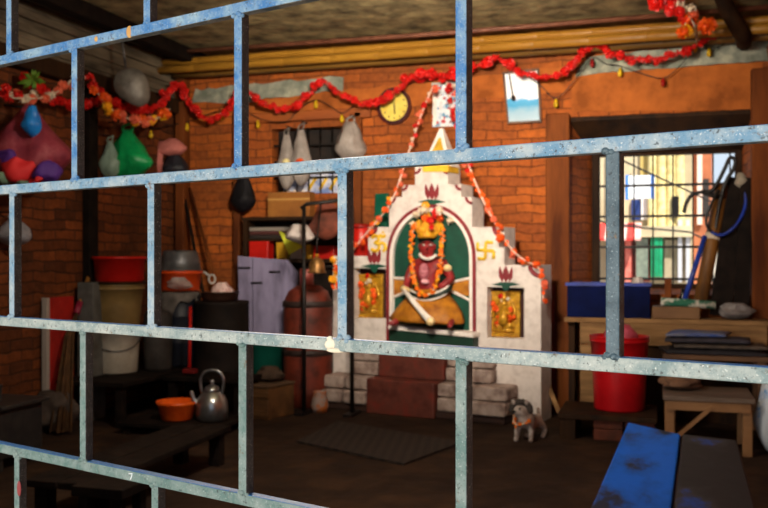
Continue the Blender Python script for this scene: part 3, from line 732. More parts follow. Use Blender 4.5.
mb.add(vs, [(i*n+j,i*n+(j+1)%n,(i+1)*n+(j+1)%n,(i+1)*n+j) for i in range(5) for j in range(n)], True)
cl = mb.build('drape_cloth', grey_cl); md = cl.modifiers.new('t','SOLIDIFY'); md.thickness = .005; md.offset = 1
tag(cl, 'grey cloth draped over the dark blue drum below the orange basin', 'cloth')
ob = Vector((c.x, c.y, ztop+.016)); r_ = m_(21, 6.35)
t = thing('basin', 'orange plastic basin on the cloth covered drum, under the steel bowl', 'basin', ob)
MB().lathe([(.001,.003),(r_*.88,0),(r_*.93,.012),(r_*1.0,m_(17,6.35)),(r_*1.06,m_(17,6.35)),(r_*1.06,m_(20,6.35)),(r_*.98,m_(20,6.35)),(r_*.9,.014),(.001,.012)], ob, 40).build('basin_body', orange_pl, t)
cb2 = ob + Vector((0,0,m_(20.5,6.35)))
t = thing('steel_bowl', 'large grey steel bowl turned upside down over the orange basin', 'bowl', cb2)
MB().lathe([(r_*1.06,0),(r_*1.06,.006),(r_*.98,.012),(r_*.93,.06),(r_*.82,.125),(r_*.74,.14),(.001,.142)], cb2, 40).build('bowl_body', mat('grey aluminium','77787a','55565a',rough=.45,metal=.7,scale=10), t)
plastic = mat('clear crumpled plastic', 'c9c2bd', 'a39a94', rough=.25, scale=9, alpha=.55, bump=.6, bscale=30)
mb = bagbody(ob+Vector((.06,-.13,.01)), .2, .09, .1, 3.3, lump=.4, neck=.5)
tag(mb.build('plastic_bag', plastic), 'clear crumpled plastic bag hanging on the front of the orange basin', 'bag')
p = D(212, 279, 6.25); R_ = Matrix.Rotation(YAW, 3, 'Z')
mb = MB(); mb.tube([p+R_@Vector((.022*math.cos(a),0,.03*math.sin(a))) for a in [2*PI*i/16 for i in range(16)]], .007, 8, closed=True); mb.tube([p+R_@Vector((-.06,.0,.05)), p+R_@Vector((-.02,0,.025))], .008, 8)
tag(mb.build('ladle', mat('pale plastic hook','b9b3ad',rough=.4)), 'pale ladle with a ring end sticking out beside the orange basin', 'ladle')
# big dark drum with pot on top
c = D(222, 400, 6.3); c.z = 0; zt2 = D(222, 301, 6.3).z
blk = mat('sooty drum', '120e0d', '231b17', rough=.75, spec=.15, scale=7, bump=.2)
t = thing('oil_drum', 'big sooty black drum standing by the lilac board', 'drum', c)
MB().lathe([(.001,0),(.185,0),(.192,.01),(.187,.02),(.187,.24),(.194,.255),(.187,.27),(.187,.5),(.194,.515),(.187,.53),(.187,zt2-.02),(.193,zt2-.01),(.185,zt2),(.001,zt2-.006)], c, 40).build('drum_body', blk, t)
pp = c+Vector((-.01,-.02,zt2-.004))
t = thing('cooking_pot', 'low dark brown cooking pot on top of the sooty drum', 'pot', pp)
MB().lathe([(.001,0),(.1,0),(.125,.03),(.13,.06),(.14,.064),(.14,.07),(.128,.072),(.11,.03),(.001,.012)], pp, 32).build('pot_body', mat('brown pot','3f2418','2a1710',rough=.5), t)
pinkw = mat('pink white plastic', 'dcc0ba', 'a85a4e', rough=.35, scale=14, lo=.45, hi=.7, bump=.4)
tag(bagbody(pp+Vector((.02,0,.016)), .17, .12, .13, 5.1, lump=.4, neck=.35).build('plastic_bag', pinkw), 'crumpled pink and white plastic bag in the brown pot on the drum', 'bag')
# red handled brush
t = thing('floor_brush', 'red handled brush leaning in front of the dark drums', 'brush', D(190, 376, 5.85))
hp = D(189.5, 374, 5.85)
MB().tube([D(189.5,368,5.85), D(190.5,307,5.95)], .011, 8).build('handle', red_pl, t)
MB().box(D(190,371,5.85), (.09,.05,.03)).build('brush_head', mat('dark red plastic','6e1414',rough=.5), t, bevel=.006)
# low dark bench behind the bowl, pallet, orange bowl, kettle
zb3 = D(170, 378, 5.75).z
table('low_bench', 'low dark plank bench behind the orange bowl and kettle', -1.50, -.93, -1.15, -.84, zb3, wood_black, planks=2, cat='bench')
zq = D(212, 420, 5.4).z
pk = D(212, 420, 5.4); pbw = D(177, 418, 5.42)
table('low_board', 'low blackened board carrying the kettle and the orange bowl', pbw.x-.3, pk.x+.14, -1.68, -1.22, zq, wood_black, planks=2, cat='board', th=.025)
pbw.z = zq+.001; rr_ = m_(20.5, 5.42)
t = thing('bowl', 'bright orange plastic bowl on the floor board left of the kettle', 'bowl', pbw)
hh = m_(18.5, 5.42)
MB().lathe([(.001,.003),(rr_*.68,0),(rr_*.74,.008),(rr_*.93,hh*.8),(rr_*1.0,hh*.86),(rr_*1.02,hh),(rr_*.93,hh),(rr_*.7,.012),(.001,.012)], pbw, 40).build('bowl_body', mat('bright orange plastic','f0661a','dc4f0e',rough=.4), t)
pk.z = zq+.001; kr = m_(16, 5.4); kal = mat('kettle aluminium', 'b9bcc0', '8b8e92', rough=.28, metal=.9, scale=12)
t = thing('kettle', 'dull aluminium kettle standing right of the orange bowl', 'kettle', pk)
kh = m_(29, 5.4)
MB().lathe([(.001,0),(kr*.86,0),(kr*.96,.008),(kr,kh*.3),(kr*.97,kh*.6),(kr*.8,kh*.84),(kr*.5,kh*.97),(kr*.46,kh)], pk, 36).build('kettle_body', kal, t)
ld = MB().lathe([(kr*.5,kh*.985),(kr*.52,kh*1.02),(kr*.42,kh*1.14),(kr*.15,kh*1.22),(.001,kh*1.225)], pk, 30).build('lid', kal, t)
MB().lathe([(.008,kh*1.2),(.01,kh*1.26),(.015,kh*1.32),(.012,kh*1.38),(.001,kh*1.39)], pk, 16).build('knob', kal, ld)
rv = Vector((cy_, sy_, 0))
MB().tube(spline([pk-rv*kr*.85+Vector((0,0,kh*.5)), pk-rv*kr*1.15+Vector((0,0,kh*.72)), pk-rv*kr*1.3+Vector((0,0,kh*1.0))],4), [.02-.0011*i for i in range(9)], 12).build('spout', kal, t)
hz = kh*.9
MB().tube(spline([pk-rv*kr*.62+Vector((0,0,hz)), pk-rv*kr*.72+Vector((0,0,kh*1.4)), pk-rv*kr*.35+Vector((0,0,kh*1.68)), pk+rv*kr*.35+Vector((0,0,kh*1.68)), pk+rv*kr*.72+Vector((0,0,kh*1.4)), pk+rv*kr*.62+Vector((0,0,hz))],5), .009, 8).build('handle', kal, t)
# bench in the foreground left, stool
bA, bB = PZ(205, 424, .19), PZ(108, 462, .19)
dirb = (bB-bA).normalized(); L2 = (bB-bA).length+.35; nb_ = Vector((-dirb.y, dirb.x, 0))
t = thing('low_bench', 'long low dark wooden bench running toward the viewer on the left floor', 'bench', (bA+dirb*L2/2)-Vector((0,0,.19)))
cbn = bA+dirb*L2/2
for k in (-1,1): MB().bar(cbn-dirb*L2/2+nb_*k*.075-Vector((0,0,.014)), cbn+dirb*L2/2+nb_*k*.075-Vector((0,0,.014)), .142, .028).build('plank', wood_black, t, bevel=.004)
for k in (0,1):
    for s in (-1,1):
        c = bA+dirb*(.07+k*(L2-.14))+nb_*s*.1; MB().bx(c.x-.03, c.x+.03, c.y-.03, c.y+.03, 0, .163).build('leg', wood_black, t, bevel=.004)
c = PZ(112, 480, .2)
table('stool', 'small black wooden stool on the floor at the lower left edge', c.x-.1, c.x+.12, c.y-.12, c.y+.1, .2, wood_black, leg=.04, th=.04, cat='stool')
# metal stove-like box with cup at far left
c = D(2, 400, 4.55); zs = c.z
t = thing('metal_stove', 'dark sheet metal stove box at the far left edge', 'stove', (c.x-.1, c.y-.02, 0))
dm = mat('dark sheet metal', '2b2a2c', '3d3835', rough=.5, metal=.5, scale=12)
sx0, sx1, sy0, sy1 = c.x-.28, c.x+.12, c.y-.16, c.y+.16
sx0 = max(sx0, XL+.02)
MB().bx(sx0, sx1, sy0, sy1, .06, zs-.02).build('stove_body', dm, t, bevel=.008); MB().bx(sx0-.01, sx1+.03, sy0-.02, sy1+.02, zs-.02, zs).build('top_plate', dm, t, bevel=.004)
MB().bx(sx1-.26, sx1-.03, sy0-.012, sy0, .16, zs-.08).build('door', mat('stove door','3a3736','4a4542',rough=.45,metal=.5), t, bevel=.004)
for a in (sx0+.03, sx1-.03):
    for b in (sy0+.03, sy1-.03): MB().bx(a-.015, a+.015, b-.015, b+.015, 0, .06).build('leg', dm, t)
cc = Vector((D(8,396,4.55).x, sy0+.07, zs+.001))
t = thing('tumbler', 'steel tumbler on the dark stove at the far left', 'cup', cc)
MB().lathe([(.001,.003),(.03,0),(.032,.004),(.037,.085),(.039,.087),(.034,.085),(.028,.008),(.001,.007)], cc, 24).build('cup_body', steel, t)
# crumpled cloth on the platform, red board, broom, grey can
c = D(48, 378, 5.5); c.z = 0; c.x = max(c.x, XL+.16)
tag(bagbody(D(50,382,5.6)*1.0 if False else Vector((c.x, c.y-.05, 0)), .3, .24, .2, 9.2, lump=.5, neck=.5).build('cloth_sack', mat('grey brown sack','4b4039','332a25',rough=.9,scale=8,bump=.3)), 'crumpled grey brown sack on the floor by the left brick wall', 'sack')
pa = PX(60, 335, XL+.06)
t = thing('red_board', 'red painted board with pale edge leaning at the left brick wall', 'board', (pa.x, pa.y, 0))
zlo, zhi = PX(60,372,XL+.05).z, PX(60,297,XL+.05).z
ya, yb = PX(48,330,XL+.05).y, PX(73,330,XL+.05).y
MB().bx(XL+.03, XL+.055, ya, yb, 0.0, zhi).build('panel', mat('red paint','b4231c','8c1914',rough=.5,scale=6), t)
MB().bx(XL+.028, XL+.062, ya-.03, ya, 0.0, zhi).build('edge_strip', mat('pale strip','a39a92',rough=.6), t)
t = thing('broom', 'broom with wooden handle leaning beside the red board', 'broom', (XL+.2, pa.y, 0))
br0, br1 = D(66, 345, 5.55), D(90, 270, 6.0)
br1.x = max(br1.x, XL+.03); br0.x = max(br0.x, XL+.12)
MB().tube([br0.lerp(br1,.4), br1], .014, 8).build('handle', mat('broom wood','a8722e','7d5120',rough=.6), t)
MB().tube([br0.lerp(br1,.4), br0.lerp(br1,.55)], .02, 8).build('grip', mat('magenta grip','8a1f3c',rough=.5), t)
low = br0+(br0-br1)*.5; low.z = .02
mb = MB()
for i in range(22):
    a = rr(-.08,.08); b = rr(-.05,.05); mb.tube([br0.lerp(br1,.42), br0.lerp(br1,.1)+Vector((a*.4,b*.4,0)), Vector((low.x+a+.05, low.y+b, .02))], .007, 5)
mb.build('bristles', mat('straw','5a3c1e','3c2612',rough=.9), t)
c = D(72, 300, 5.9); c.x = XL+.12
tag(MB().bx(c.x-.06, c.x+.06, c.y-.07, c.y+.07, 0, D(72,282,5.9).z).build('grey_carton', mat('grey card','5f5f5c','45443f',rough=.8), bevel=.006), 'tall grey carton standing behind the broom at the left wall', 'carton')
# leaning planks and tool at the corner post
for i, (xa, ya_, xb_, yb_, lab, mm) in enumerate(((197,262,183,190,'thin dark pole leaning in the corner behind the steel bowl',wood_black),(212,268,190,188,'light brown pole leaning from the corner post to the right',wood_warm))):
    t = thing('leaning_pole', lab, 'pole', PY(xa, 300, -.12)); b_ = PY(xa, ya_, -.2)
    a_ = PY(xb_, yb_, -.05); dd = (b_-a_).normalized(); e = a_+dd*((a_.z-.01)/-dd.z)
    MB().tube([a_, Vector((e.x, min(e.y,-.12), .01))], .013, 8).build('shaft', mm, t)
# teal bin, wooden crate, dusty sack
c = D(266, 400, 6.42); c.z = 0; hz = D(266, 343, 6.42).z
tag(MB().lathe([(.001,0),(.10,0),(.105,.01),(.125,hz-.01),(.132,hz-.005),(.132,hz+.005),(.12,hz),(.1,.02),(.001,.015)], c, 32).build('bin', mat('teal plastic','0d5648','093f35',rough=.45,scale=4)), 'dark teal plastic bin behind the wooden crate', 'bin')
c = D(266, 400, 5.95); hzc = D(262, 384, 5.88).z; t = thing('crate', 'brown wooden crate standing left of the bell stand', 'crate', (c.x, c.y, 0), math.radians(-14))
cm = mat('brown crate wood', '6e4a26', '4a2f17', rough=.7, scale=8, stretch=(.3,1,1), bump=.2)
MB().bx(-.12, .12, -.13, .15, .0, hzc-.015).build('crate_body', cm, t, bevel=.006, local=True)
MB().bx(-.127, .127, -.137, .157, hzc-.015, hzc).build('lid', mat('dusty lid','5e4630','4a3624',rough=.8), t, bevel=.004, local=True)
for z in (.04, hzc-.06): MB().bx(-.124, .124, -.138, -.13, z-.018, z+.018).build('slat', cm, t, local=True)
tag(bagbody(Vector((c.x+.0, c.y+.05, hzc+.001)), .2, .1, .14, 2.2, lump=.4, neck=.5).build('sack', mat('dusty brown cloth','4d3a2c','33261c',rough=.9,scale=10,bump=.3)), 'dusty brown cloth bundle lying on the wooden crate', 'bundle')
# rusty gas cylinder
c = D(308, 400, 6.36); c.z = 0; zt3 = D(312, 284, 6.38).z; rg = m_(24.5, 6.38)
rust = mat('rusty red paint', '6e2a1a', '41190f', rough=.55, scale=9, lo=.4, hi=.65, bump=.15)
t = thing('gas_cylinder', 'rusty red gas cylinder with dark bands behind the bell stand', 'gas cylinder', c)
MB().lathe([(.001,0),(rg*.8,0),(rg*.82,.04),(rg*.98,.07),(rg,.12),(rg,zt3-.2),(rg*.97,zt3-.12),(rg*.8,zt3-.05),(rg*.45,zt3-.008),(.001,zt3)], c, 40).build('cylinder_body', rust, t)
for z in (.36, zt3-.16): MB().lathe([(rg*.99,z),(rg*1.03,z+.005),(rg*1.03,z+.04),(rg*.99,z+.045)], c, 40).build('band', mat('dark band','2a1c18',rough=.6), t)
MB().lathe([(.05,zt3-.03),(.05,zt3+.10),(.04,zt3+.11),(.001,zt3+.11)], c+Vector((-.01,0,0)), 20).build('valve_guard', mat('dull pink paint','a14a3e','7c342c',rough=.5), t)
# floor things near the cylinder: small painted pot
c = PZ(318, 408, 0); c = Vector((-.62, -.60, 0))
tag(MB().lathe([(.001,0),(.05,0),(.062,.04),(.05,.1),(.04,.13),(.046,.14),(.038,.14),(.001,.1)], c, 22).build('clay_pot', mat('painted clay','8d7a72','a85a22',rough=.7,scale=16,lo=.45,hi=.6)), 'small white and orange clay pot on the floor at the foot of the bell stand', 'pot')
# bell stand with bell
Yp = 6.02
P0 = D(304, 400, Yp); P1 = D(352, 400, Yp-.05); ztb = D(304, 207, Yp).z
t = thing('bell_stand', 'black iron bell stand frame in front of the gas cylinder', 'stand', ((P0.x+P1.x)/2, (P0.y+P1.y)/2, 0))
for q in (P0, P1):
    MB().tube([(q.x,q.y,.0),(q.x,q.y,ztb)], .014, 10).build('post', iron, t)
    MB().bx(q.x-.03, q.x+.03, q.y-.1, q.y+.1, 0, .02).build('foot', iron, t)
MB().tube([(P0.x-.02,P0.y,ztb-.01),(P0.x+.02,P0.y,ztb+.02),(P1.x,P1.y,ztb+.05)], .014, 10).build('top_bar', iron, t)
zc2 = D(320, 265, Yp).z - .0
MB().tube([(P0.x,P0.y,zc2-.02),(P1.x,P1.y,zc2-.0)], .008, 8).build('cross_bar', iron, t)
bc = Vector((P0.x+(P1.x-P0.x)*.35, P0.y+(P1.y-P0.y)*.35-.07, D(320,273,Yp-.07).z)); 
t = thing('bell', 'brass temple bell hanging from the black iron stand', 'bell', bc)
s_ = m_(18, Yp)/2
MB().lathe([(s_,0),(s_*1.05,.006),(s_*.93,.016),(s_*.86,.04),(s_*.82,.062),(s_*.66,.086),(s_*.32,.102),(.001,.108)], bc, 30).build('bell_body', mat('aged brass','9c7240','5e3f1c',rough=.45,metal=.6,scale=30), t)
MB().lathe([(.008,.105),(.012,.115),(.008,.125),(.001,.128)], bc, 14).build('crown_knob', brass, t)
MB().tube([bc+Vector((0,0,.126)), bc+Vector((0,.0,.2)), Vector((bc.x, P0.y+(P1.y-P0.y)*.35, ztb+.018))], .006, 8).build('hanger', iron, t)
MB().ball(bc+Vector((0,0,.004)), .014, 10, 8).build('clapper', iron, t)
# marigold bits and silver cloth hanging from the stand
t = thing('flower_garland', 'short orange flower string tied to the bell stand beside the shrine', 'garland', D(337, 290, 5.95))
ps = spline([D(336,262,5.95),D(333,275,5.95),D(336,290,5.95)],6); MB().tube(ps, .003, 5).build('thread', string_m, t)
for p in resample(ps, .04): put('or' if rr(0,1)>.3 else 'ye', p, t, .9)
# shelf unit with clutter behind
xs0, xs1 = PY(243,258,-.16).x, PY(346,258,-.16).x
zA = PY(270, 259, -.1).z; zB = PY(290, 217, -.1).z
t = thing('shelf_unit', 'narrow dark wooden shelf unit on the brick wall behind the gas cylinder', 'shelf', ((xs0+xs1)/2, -.08, 0))
for xx in (xs0, xs1-.03): MB().bx(xx, xx+.03, -.16, -.002, 0, zB).build('side_panel', wood_dark, t)
for z in (.4, zA, zB): MB().bx(xs0+.03 if z<zB else xs0-.01, xs1-.03 if z<zB else xs1+.01, -.165, -.002, z-.025, z).build('shelf_board', wood_dark, t)
MB().bx(xs0+.03, xs1-.03, -.012, -.002, .02, zB-.03).build('back_panel', wood_black, t)
def onshelf(px0, px1, py0, z, dep, y=-.09):
    a, b = PY(px0, 240, y-dep/2), PY(px1, 240, y-dep/2); return a.x, b.x, PY((px0+px1)/2, py0, y-dep/2).z
def sbox2(name, label, cat, px0, px1, py0, z, dep, m, y=-.09, bev=.006):
    x0, x1, zt_ = onshelf(px0, px1, py0, z, dep, y)
    return tag(MB().bx(x0, x1, y-dep/2, y+dep/2, z+.001, zt_).build(name, m, bevel=bev), label, cat)
sbox2('tin_box', 'bright red plastic box at the left end of the shelf', 'box', 249, 268, 241, zA, .11, red_pl)
sbox2('tin_box', 'red box at the right end of the shelf behind the bell', 'box', 313, 334, 246, zA, .11, red_pl)
sbox2('yellow_packet', 'yellow packet standing on the shelf beside the green yellow pennant', 'packet', 276, 287, 242, zA, .05, mat('yellow packet','c99a1e','a87a12',rough=.5))
sbox2('white_packet', 'pale packet standing on the shelf behind the yellow pennant', 'packet', 290, 301, 240, zA, .06, mat('pale packet','c2b6b0','a0938c',rough=.6))
sbox2('yellow_packet', 'orange yellow packet on the shelf just left of the right red box', 'packet', 303.5, 311, 245, zA, .06, MC['yellow packet'])
card = mat('brown cardboard', '9a6224', '7c4a18', rough=.75, scale=5)
x0, x1, zt_ = onshelf(268, 310, 192, zB, .1)
tb_ = thing('cardboard_box', 'brown cardboard box on top of the shelf unit under the niche', 'box', ((x0+x1)/2, -.09, zB))
MB().bx(x0, x1, -.145, -.04, zB+.001, zt_).build('box_body', card, tb_, bevel=.003); MB().bx(x0, x1, -.147, -.143, (zB+zt_)/2+.03, (zB+zt_)/2+.045).build('tape', mat('tape','b98a4a',rough=.4), tb_)
pap = mat('grey newspaper', '8d857c', '5e564e', rough=.8, scale=30, bump=.2)
for i in range(5):
    x0, x1, zt_ = onshelf(244+rr(-2,3), 300+rr(-6,0), 240, zA, .12)
    pass
zn = zA+.075+.055
t_n = [('grey folded newspaper, topmost of the pile hanging at the shelf','8d857c'),('maroon folded cloth under the grey newspaper','4a2320'),('dark folded sheet at the bottom of the newspaper pile','2a211d')]
x0, x1, _ = onshelf(242, 285, 240, zB, .1)
shelf_mid = PY(265, 239, -.1).z
MB().bx(xs0+.03, PY(287,240,-.1).x, -.15, -.012, shelf_mid-.015, shelf_mid).build('shelf_board', wood_dark, t)
z = shelf_mid+.001
for lab, colr in t_n[::-1]:
    h_ = .028; mb = MB()
    mb.box(((xs0+.035+x1)/2, -.085, z+h_/2), (x1-xs0-.05, .12, h_)); 
    tag(mb.build('folded_sheet', mat('sheet'+colr, colr, rough=.8, bump=.3, scale=20), bevel=.008), lab, 'paper'); z += h_+.001
# yellow pennant
q0 = [PY(279,231,-.172),PY(288,235,-.19),PY(303,247,-.172),PY(289,255,-.19)]
mb = MB(); mb.add(q0, [(0,1,2,3)]); fl = mb.build('pennant', mat('lemon cloth','d9dc3a','b3b62a',rough=.7)); md = fl.modifiers.new('t','SOLIDIFY'); md.thickness = .004
tag(fl, 'lemon yellow triangular pennant hanging in front of the shelf', 'pennant')
tag(bagbody(Vector((PY(301,242,-.09).x, -.085, zA+.085)) if False else D(300,243,6.25), .22, .13, .16, 4.4, lump=.35, neck=.4).build('plastic_bag', mat('white plastic','cfc4be','a0958f',rough=.45,scale=9,bump=.4)), 'white crumpled plastic bag hanging behind the bell stand post', 'bag')
tag(bagbody(D(326,240,6.25), .25, .26, .14, 6.4, lump=.35, neck=.35).build('cloth_bag', mat('brown maroon cloth','4a2418','7a3a28',rough=.85,scale=9,bump=.3)), 'brown maroon cloth bag hanging from the top of the bell stand', 'bag')
# lilac door board leaning on the shelf
lil = mat('lilac painted wood', '9088a6', '534d62', rough=.7, spec=.2, scale=9, stretch=(1,1,.3), lo=.4, hi=.7, bump=.2, c3='7d7690')
LPn = Plane(PY(268, 300, -.2), 0); 
t = thing('lilac_board', 'lilac painted door board with a broken corner leaning on the shelf unit', 'board', LPn.w(0, -LPn.o.z, .05))
poly = [LPn.loc(*p) for p in ((239,256),(288,260),(298,272),(297,292),(287,302),(285,345),(281,385),(241,385))]
s0 = LPn.loc(253,300)[0]
left = [LPn.loc(239,256), LPn.loc(253,257.2), LPn.loc(253,385), LPn.loc(241,385)]; right = [LPn.loc(254,257.3)]+poly[1:7]+[LPn.loc(254,385)]
MB().prism(LPn, left, 0, .02).build('plank', lil, t, bevel=.003); MB().prism(LPn, right, 0, .022).build('plank', lil, t, bevel=.003)
for px_, py_ in ((258,283),(276,272),(246,268)):
    a = LPn.loc(px_, py_); MB().prism(LPn, [(a[0]-.045,a[1]-.006),(a[0]+.045,a[1]-.006),(a[0]+.045,a[1]+.008),(a[0]-.045,a[1]+.008)], .02, .03).build('hinge_strap', iron, t)
zlow = LPn.loc(260,385)[1]+LPn.o.z
MB().bx(LPn.w(left[0][0],0,0).x, LPn.w(right[5][0],0,0).x, LPn.o.y-.02, LPn.o.y, 0, zlow).build('leg_board', wood_dark, t)
# ================================================================ hanging bags on the left
pink_net = mat('maroon net', '6e2232', '9c4c54', rough=.7, scale=9, lo=.35, hi=.7, bump=.2, c3='862c3a')
def netbag():
    c = PX(28, 187, XL+.22); Y = (c-CAM).dot(Vector((-sy_,cy_,0))); top = PX(22, 107, XL+.12); h = top.z-c.z
    t = thing('net_bag', 'large maroon net bag full of red, purple and green cloth on the left wall', 'bag', c)
    wdt = m_(74, Y)
    bagbody(c, wdt*1.05, h, .38, 7.7, lump=.3, neck=.06).build('bag_body', pink_net, t)
    MB().tube([top, Vector((XL-.02, top.y, top.z+.02))], .008, 6).build('hook', iron, t)
    cols = [('red cloth','d0272a'),('purple cloth','4a2378'),('green grey cloth','5d7a66'),('red cloth','c81e28'),('purple cloth','3d1f6e'),('pale green cloth','6f8a70')]
    for k, (px_, py_, r) in enumerate(((20,168,.085),(46,172,.08),(24,184,.06),(34,182,.06),(2,158,.06),(3,176,.06))):
        q = D(px_, py_, Y-.16)
        MB().ball(q, (r, r*.7, r*.72), 16, 10).jit(.05, 11, k).build(cols[k][0].replace(' ','_'), mat(*cols[k], rough=.7), t)
    b = D(30, 135, Y-.06)
    return b, Y
bpos, Yn = netbag()
mb = bagbody(D(32, 137, Yn-.16), m_(17,Yn), m_(30,Yn), .09, 1.4, lump=.3, neck=.45); 
tag(mb.build('plastic_bag', mat('bright blue plastic','1d86d8','0f5aa8',rough=.35,scale=9,bump=.3)), 'bright blue plastic bag tied at the top of the maroon net bag', 'bag')
pxbag('plastic_bag', 'grey plastic bag hanging low on the brick wall at the far left', 'bag', -6, 33, 212, 246, mat('grey plastic','8f8f95','6b6b72',rough=.4,scale=7,bump=.3), .1, 8.8)
pxbag('plastic_bag', 'bright green knotted plastic bag hanging under the orange flower garland', 'bag', 105, 151, 121, 180, mat('bright green plastic','12a85c','0b7d42',rough=.35,scale=8,bump=.4,bscale=20), .16, 3.1, lump=.5)
pxbag('plastic_bag', 'milky white plastic bag hanging behind the green bag', 'bag', 98, 122, 135, 178, mat('milky plastic','a6bfae','7d9484',rough=.4,scale=8,bump=.3,alpha=.8), .07, 2.4)
pxbag('shoulder_bag', 'black shoulder bag hanging by the corner post under the pink cloth', 'bag', 160, 190, 146, 180, mat('black nylon','15161b','262730',rough=.55,scale=20,bump=.3), .1, 4.9)
t = thing('cloth', 'salmon pink cloth thrown over the black shoulder bag', 'cloth', PY(165, 172, -.2))
mb = bagbody(PY(156,178,-.24), .12, .27, .07, 6.6, lump=.35, neck=.5); mb.build('cloth_fold', mat('salmon cloth','c8786e','9c544c',rough=.8,scale=9,bump=.3), t)
MB().ball(PY(169,148,-.2), (.13,.07,.065), 18, 10).jit(.03, 12, 3).build('cloth_fold', MC['salmon cloth'], t)
pxbag('plastic_bag', 'black plastic bag hanging on the narrow wood post by the shelf unit', 'bag', 230, 256, 172, 212, mat('black plastic','0c0b0d','17151a',rough=.6,spec=.2,bump=.3), .12, 1.6, lump=.15, neck=.42)
clr = mat('translucent plastic', 'b9aea6', '8f857e', rough=.3, scale=8, bump=.9, bscale=18, alpha=.68)
bgL = pxbag('plastic_bag', 'pale plastic bag with a yellow packet, left of the two bags at the niche', 'bag', 277, 296, 126, 190, clr, .12, 1.2, lump=.3, neck=.3)
bgR = pxbag('plastic_bag', 'translucent plastic bag with an orange fruit inside hanging at the niche', 'bag', 290, 312, 121, 186, clr, .13, 2.9, lump=.3, neck=.3)
pxbag('plastic_bag', 'grey translucent plastic bag hanging alone left of the clock', 'bag', 334, 367, 115, 163, clr, .1, 4.2, lump=.35, neck=.3)
q = PY(300, 163, -.235); MB().ball(q, .036).build('orange_fruit', orange_pl, bgR)
q = PY(286, 162, -.225); MB().ball(q, (.03,.02,.03)).jit(.01,20).build('yellow_packet', mat('pale yellow','e2d9a0','c9b870',rough=.5), bgL)
# printed bag with yellow letters-like bands in the niche
x0, x1, z0_, z1_ = PY(283,185,.06).x, PY(339,185,.06).x, nb+.005, PY(310,174,.06).z
t = thing('printed_bag', 'white, blue and yellow printed bag standing in the barred niche', 'bag', ((x0+x1)/2, .08, nb))
MB().bx(x0, x1, .06, .11, z0_, z1_).build('bag_body', mat('white blue print','c3c6d6','6d83b8',rough=.5,scale=12,lo=.45,hi=.6), t, bevel=.01)
for a, b in ((.55,.05),(.75,.04),(.93,.06)):
    xc = x0+(x1-x0)*a; MB().tube([(xc-.04,.058,z0_+.03),(xc+.02,.056,z1_-.03)], .013, 6).build('yellow_print', yellow_pt, t)
for i, px_ in enumerate((289,296,303)):
    MB().bx(PY(px_,188,.06).x-.014, PY(px_,188,.06).x+.014, .052, .06, z0_+.005, z0_+.03).build('white_print', wpaint, t)
# metal pan (winnowing scoop) hanging from the ceiling
pc = D(131, 84, 5.9)
t = thing('metal_scoop', 'grey metal scoop pan hanging from the ceiling by a cord at the upper left', 'scoop', pc)
Rm = Matrix.Rotation(YAW+.25, 3, 'Z') @ Matrix.Rotation(math.radians(90), 3, 'X')
n = 36; mb = MB(); vs = []
for k, (q, z) in enumerate(((.001,-.03),(.5,-.026),(.85,-.012),(1.,.008),(1.03,.012),(1.0,.018),(.8,.0),(.4,-.014),(.001,-.018))):
    for j in range(n):
        a = 2*PI*j/n; rad = q*(.108 + .05*max(0, math.cos(a+1.0))**5)
        vs.append(pc + Rm @ Vector((rad*math.cos(a), rad*math.sin(a)*.98, -z)))
mb.add(vs, [(i*n+j,i*n+(j+1)%n,(i+1)*n+(j+1)%n,(i+1)*n+j) for i in range(8) for j in range(n)], True)
mb.build('pan', mat('grey tin','8a857c','5a544c',rough=.5,metal=.4,scale=8), t)
top = pc+Vector((-.04,0,.11)); MB().tube([top, Vector((D(118,45,5.9).x, top.y, ZC-.03))], .007, 6).build('cord', steel, t)
# ================================================================ things on the back wall
def oval(cx, cyy, rx, ry, off, n=40): return [W(cx+rx*math.cos(2*PI*i/n), cyy-ry*math.sin(2*PI*i/n), off) for i in range(n)]
c = PY(394, 106, -.03); t = thing('wall_clock', 'round yellow faced clock with dark red rim on the orange brick wall', 'clock', (c.x, 0, c.z-.12))
rx, rz = .127, .134
PWc = Plane((c.x, 0, c.z), 0)
ell = lambda k, n=44: [(rx*k*math.cos(2*PI*i/n), rz*k*math.sin(2*PI*i/n)) for i in range(n)]
MB().prism(PWc, ell(1), .001, .045, [ell(.82)[::-1]]).build('rim', mat('dark red rim','4a0c12','2e080c',rough=.35), t, bevel=.006)
MB().prism(PWc, ell(.84), .001, .02).build('face', mat('yellow dial','e6cf62','d6b842',rough=.5), t)
for i in range(12):
    a = 2*PI*i/12; q0 = PWc.w(rx*.7*math.sin(a), rz*.7*math.cos(a), .022); q1 = PWc.w(rx*.6*math.sin(a), rz*.6*math.cos(a), .022)
    MB().tube([q0, q1], .004, 6).build('hour_mark', eye_b, t)
MB().tube([PWc.w(0,0,.025), PWc.w(.0,rz*.62,.025)], .004, 6).build('hand', eye_b, t); MB().tube([PWc.w(0,0,.024), PWc.w(.003,-rz*.42,.024)], .005, 6).build('hand', eye_b, t); MB().ball(PWc.w(0,0,.026), .008, 10, 6).build('hub', eye_b, t)
